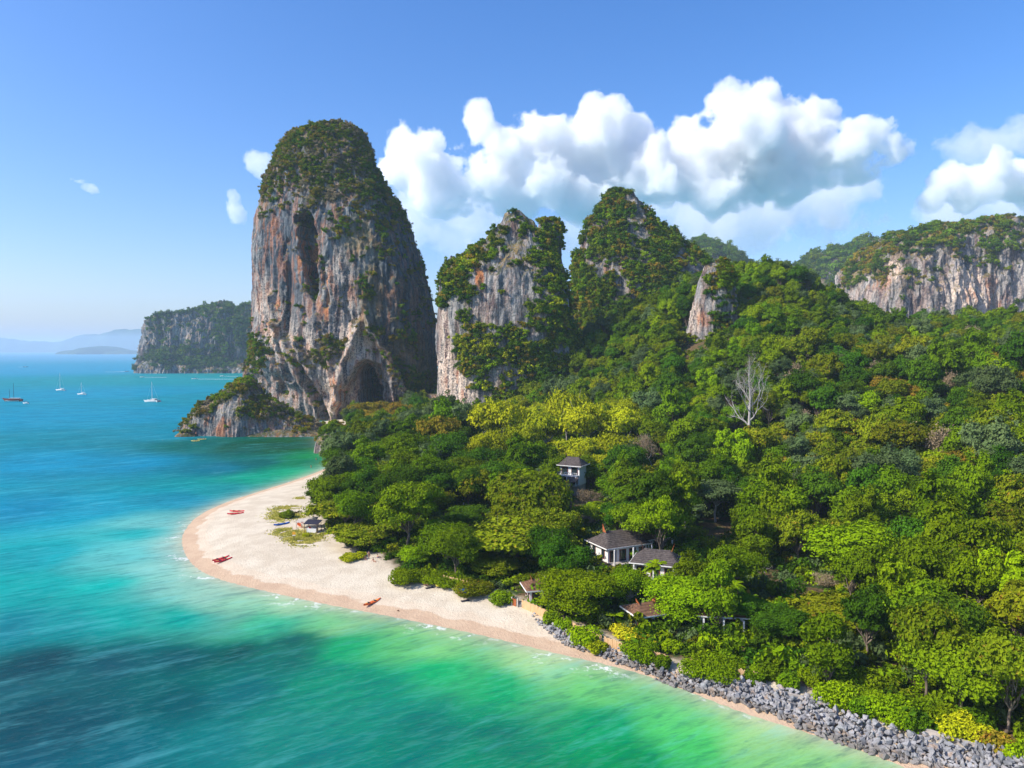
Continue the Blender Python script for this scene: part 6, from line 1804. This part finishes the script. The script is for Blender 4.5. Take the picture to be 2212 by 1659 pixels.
# ------------------------------------------------------------------ shrubs that stand alone
def shrub(u, v, w, hgt, keys, label, yoff=0.0, n=9, zb=1.6):
    """a shrub as wide as w in the picture's units, foot at u,v"""
    p = G(u, v, zb); z0 = tz(p[0], p[1]); R = w / F * p[1] / 2; r_ = np.random.default_rng(int(u * 3 + v))
    r = empty('shrub', (p[0], p[1], z0), r_.uniform(0, 6), label=label, category='shrub', group='shrubs along the beach edge')
    C, N = [], []
    lf = .26
    for k in range(n):
        a = 2.4 * k; q = math.sqrt(k / n) * R * .75; c = np.array([q * math.cos(a), q * math.sin(a), hgt * r_.uniform(.35, .62)]); rr = max(R * .42, hgt * .35)
        m_ = int(240 * max(1, rr) ** 1.5)
        d = r_.normal(size=(m_, 3)); d /= np.linalg.norm(d, axis=1)[:, None]
        C.append(c + d * np.array([rr, rr, hgt * .42]) * r_.uniform(.6, 1.1, (m_, 1))); N.append(d + r_.normal(size=d.shape) * .5 + [0, 0, .4])
    C = np.concatenate(C); N = np.concatenate(N); N /= np.linalg.norm(N, axis=1)[:, None]; ok = C[:, 2] > .05; C, N = C[ok], N[ok]
    V, Fq = leaf_cards(C, N, lf, r_)
    obj('foliage', mesh_np('foliage', V, Fq, [LEAF[keys]], False), r)
    m = MB()
    for k in range(5): m.tube([(0, 0, -.3), (R * .3 * math.cos(k * 1.3), R * .3 * math.sin(k * 1.3), hgt * .35), (R * .55 * math.cos(k * 1.3), R * .55 * math.sin(k * 1.3), hgt * .7)], [.06, .045, .02], 4)
    m.build('stem', M['bark'], r)
for a in [(878,1258,90,2.6,'bright','round light green bush spilling onto the sand'),(965,1262,110,1.8,'bright','low spreading bush right of the round bush'),(1085,1300,62,2.2,'mid','dark green bush before the red brown gate'),
          (1020,1285,90,2.8,'olive','leaning olive bush above the blue parasol'),(1195,1342,46,2.4,'mid','bush at the upper end of the stone bank'),(1218,1352,40,1.8,'bright','small bush touching the fence near the upper stones'),
          (1262,1385,84,2.2,'bright','green shrub growing over the stones, leftmost large one'),(1290,1392,50,1.6,'lime','yellow green shrub right of the leftmost large one'),(1382,1418,90,2.4,'bright','dense shrub on the stones below the fence middle'),
          (1430,1428,40,1.8,'mid','narrow shrub beside the garden steps'),(1545,1455,150,2.4,'bright','long hedge like shrub below the right fence run'),(1630,1470,50,1.8,'mid','shrub at the right end of the long hedge'),
          (1703,1492,44,2.4,'mid','small tree like shrub in front of the concrete wall'),(1800,1525,92,3.0,'bright','big rounded shrub where the stones widen'),(1860,1545,60,2.4,'mid','shrub filling between the two big ones'),
          (1935,1560,110,3.0,'bright','second big rounded shrub above the stones'),(1900,1505,90,3.0,'mid','light shrub behind the orange path'),(2080,1590,110,2.6,'lime','yellowish shrub on the stones at the lower right'),
          (2150,1615,80,2.2,'amber','orange tinted shrub near the lower right corner'),(622,1125,26,2.4,'mid','small dark wind shaped bush among the grass'),(613,1125,18,1.6,'olive','low twiggy bush beside the wind shaped bush'),(662,1166,16,1.0,'lime','small round light bush in the lower grass patch'),
          (1660,1468,60,2.0,'mid','shrub behind the left end of the concrete wall'),(1752,1484,50,2.2,'bright','shrub behind the pale gate'),(1985,1545,90,2.6,'mid','shrub on the bank left of the low lower right wall'),(2035,1562,80,2.4,'bright','shrub in front of the low lower right wall'),(1840,1490,110,2.0,'mid','broad low shrub above the big rounded one'),(2205,1640,70,2.2,'bright','shrub cut by the right edge of the picture near the stones'),
          (1975,1568,70,2.2,'mid','low green shrub between the two big rounded ones and the wall'),(2110,1572,80,2.4,'mid','dark shrub behind the low lower right wall'),(1900,1536,70,2.2,'bright','shrub above the second big rounded one'),
          (1360,1370,90,1.6,'yellow','row of bright yellow shrubs behind the bamboo fence'),(1410,1385,60,1.5,'yellow','right end of the bright yellow shrub row'),(1450,1400,50,1.6,'bright','green shrub right of the yellow row'),
          (760,1212,60,1.2,'lime','low yellow leaved bush shading the left group')]:
    a = list(a); a[1] -= 9 if (1250 < a[0] < 1960 and a[3] >= 2) else 0
    shrub(*a[:5], a[5])

# ------------------------------------------------------------------ grass patches on the sand
gp = [(618,1100,34,5,.7),(612,1112,34,6,.8),(610,1121,36,8,1),(640,1120,24,6,.7),(616,1148,28,4,.8),(622,1155,36,7,1),(655,1168,44,10,1),(668,1160,24,8,.7),(655,1178,30,7,.6),(648,1080,14,4,.6),(600,1130,20,3,.4),(690,1160,18,5,.6),(592,1105,14,4,.3)]
gr = np.random.default_rng(5); pts = []
for u, v, ru, rv, dn in gp:
    n = int(ru * rv * 9 * dn); a = gr.normal(size=(n, 2)) * .45
    for q in range(n):
        p = G(u + a[q, 0] * ru, v + a[q, 1] * rv, 1.8)
        pts.append(p)
pts = np.array(pts); nzg = fbm(pts[:, 0] * .25, pts[:, 1] * .25, 1.0, 3); pts = pts[nzg > -.18]
pts[:, 2] = terrain_z(pts[:, 0], pts[:, 1])
V, Fs = [], []
n = len(pts); a = gr.uniform(0, 6.28, n); h = gr.uniform(.12, .34, n); w = gr.uniform(.10, .24, n); ln = gr.normal(size=(n, 2)) * .12
b0 = pts + np.stack([np.cos(a) * w, np.sin(a) * w, 0 * a], 1); b1 = pts - np.stack([np.cos(a) * w, np.sin(a) * w, 0 * a], 1)
tp = pts + np.stack([ln[:, 0], ln[:, 1], h], 1)
V = np.stack([b0, b1, tp], 1).reshape(-1, 3)
me_ = mesh_np('beach_grass', V, np.arange(3 * n).reshape(-1, 3), [leaf_material('beach_grass', (.20, .22, .03), (.42, .38, .09), hue=.01)], False)
obj('beach_grass', me_, kind='stuff', label='patches of yellow green creeping grass on the sand')
print('done', round(time.time() - T0, 1))
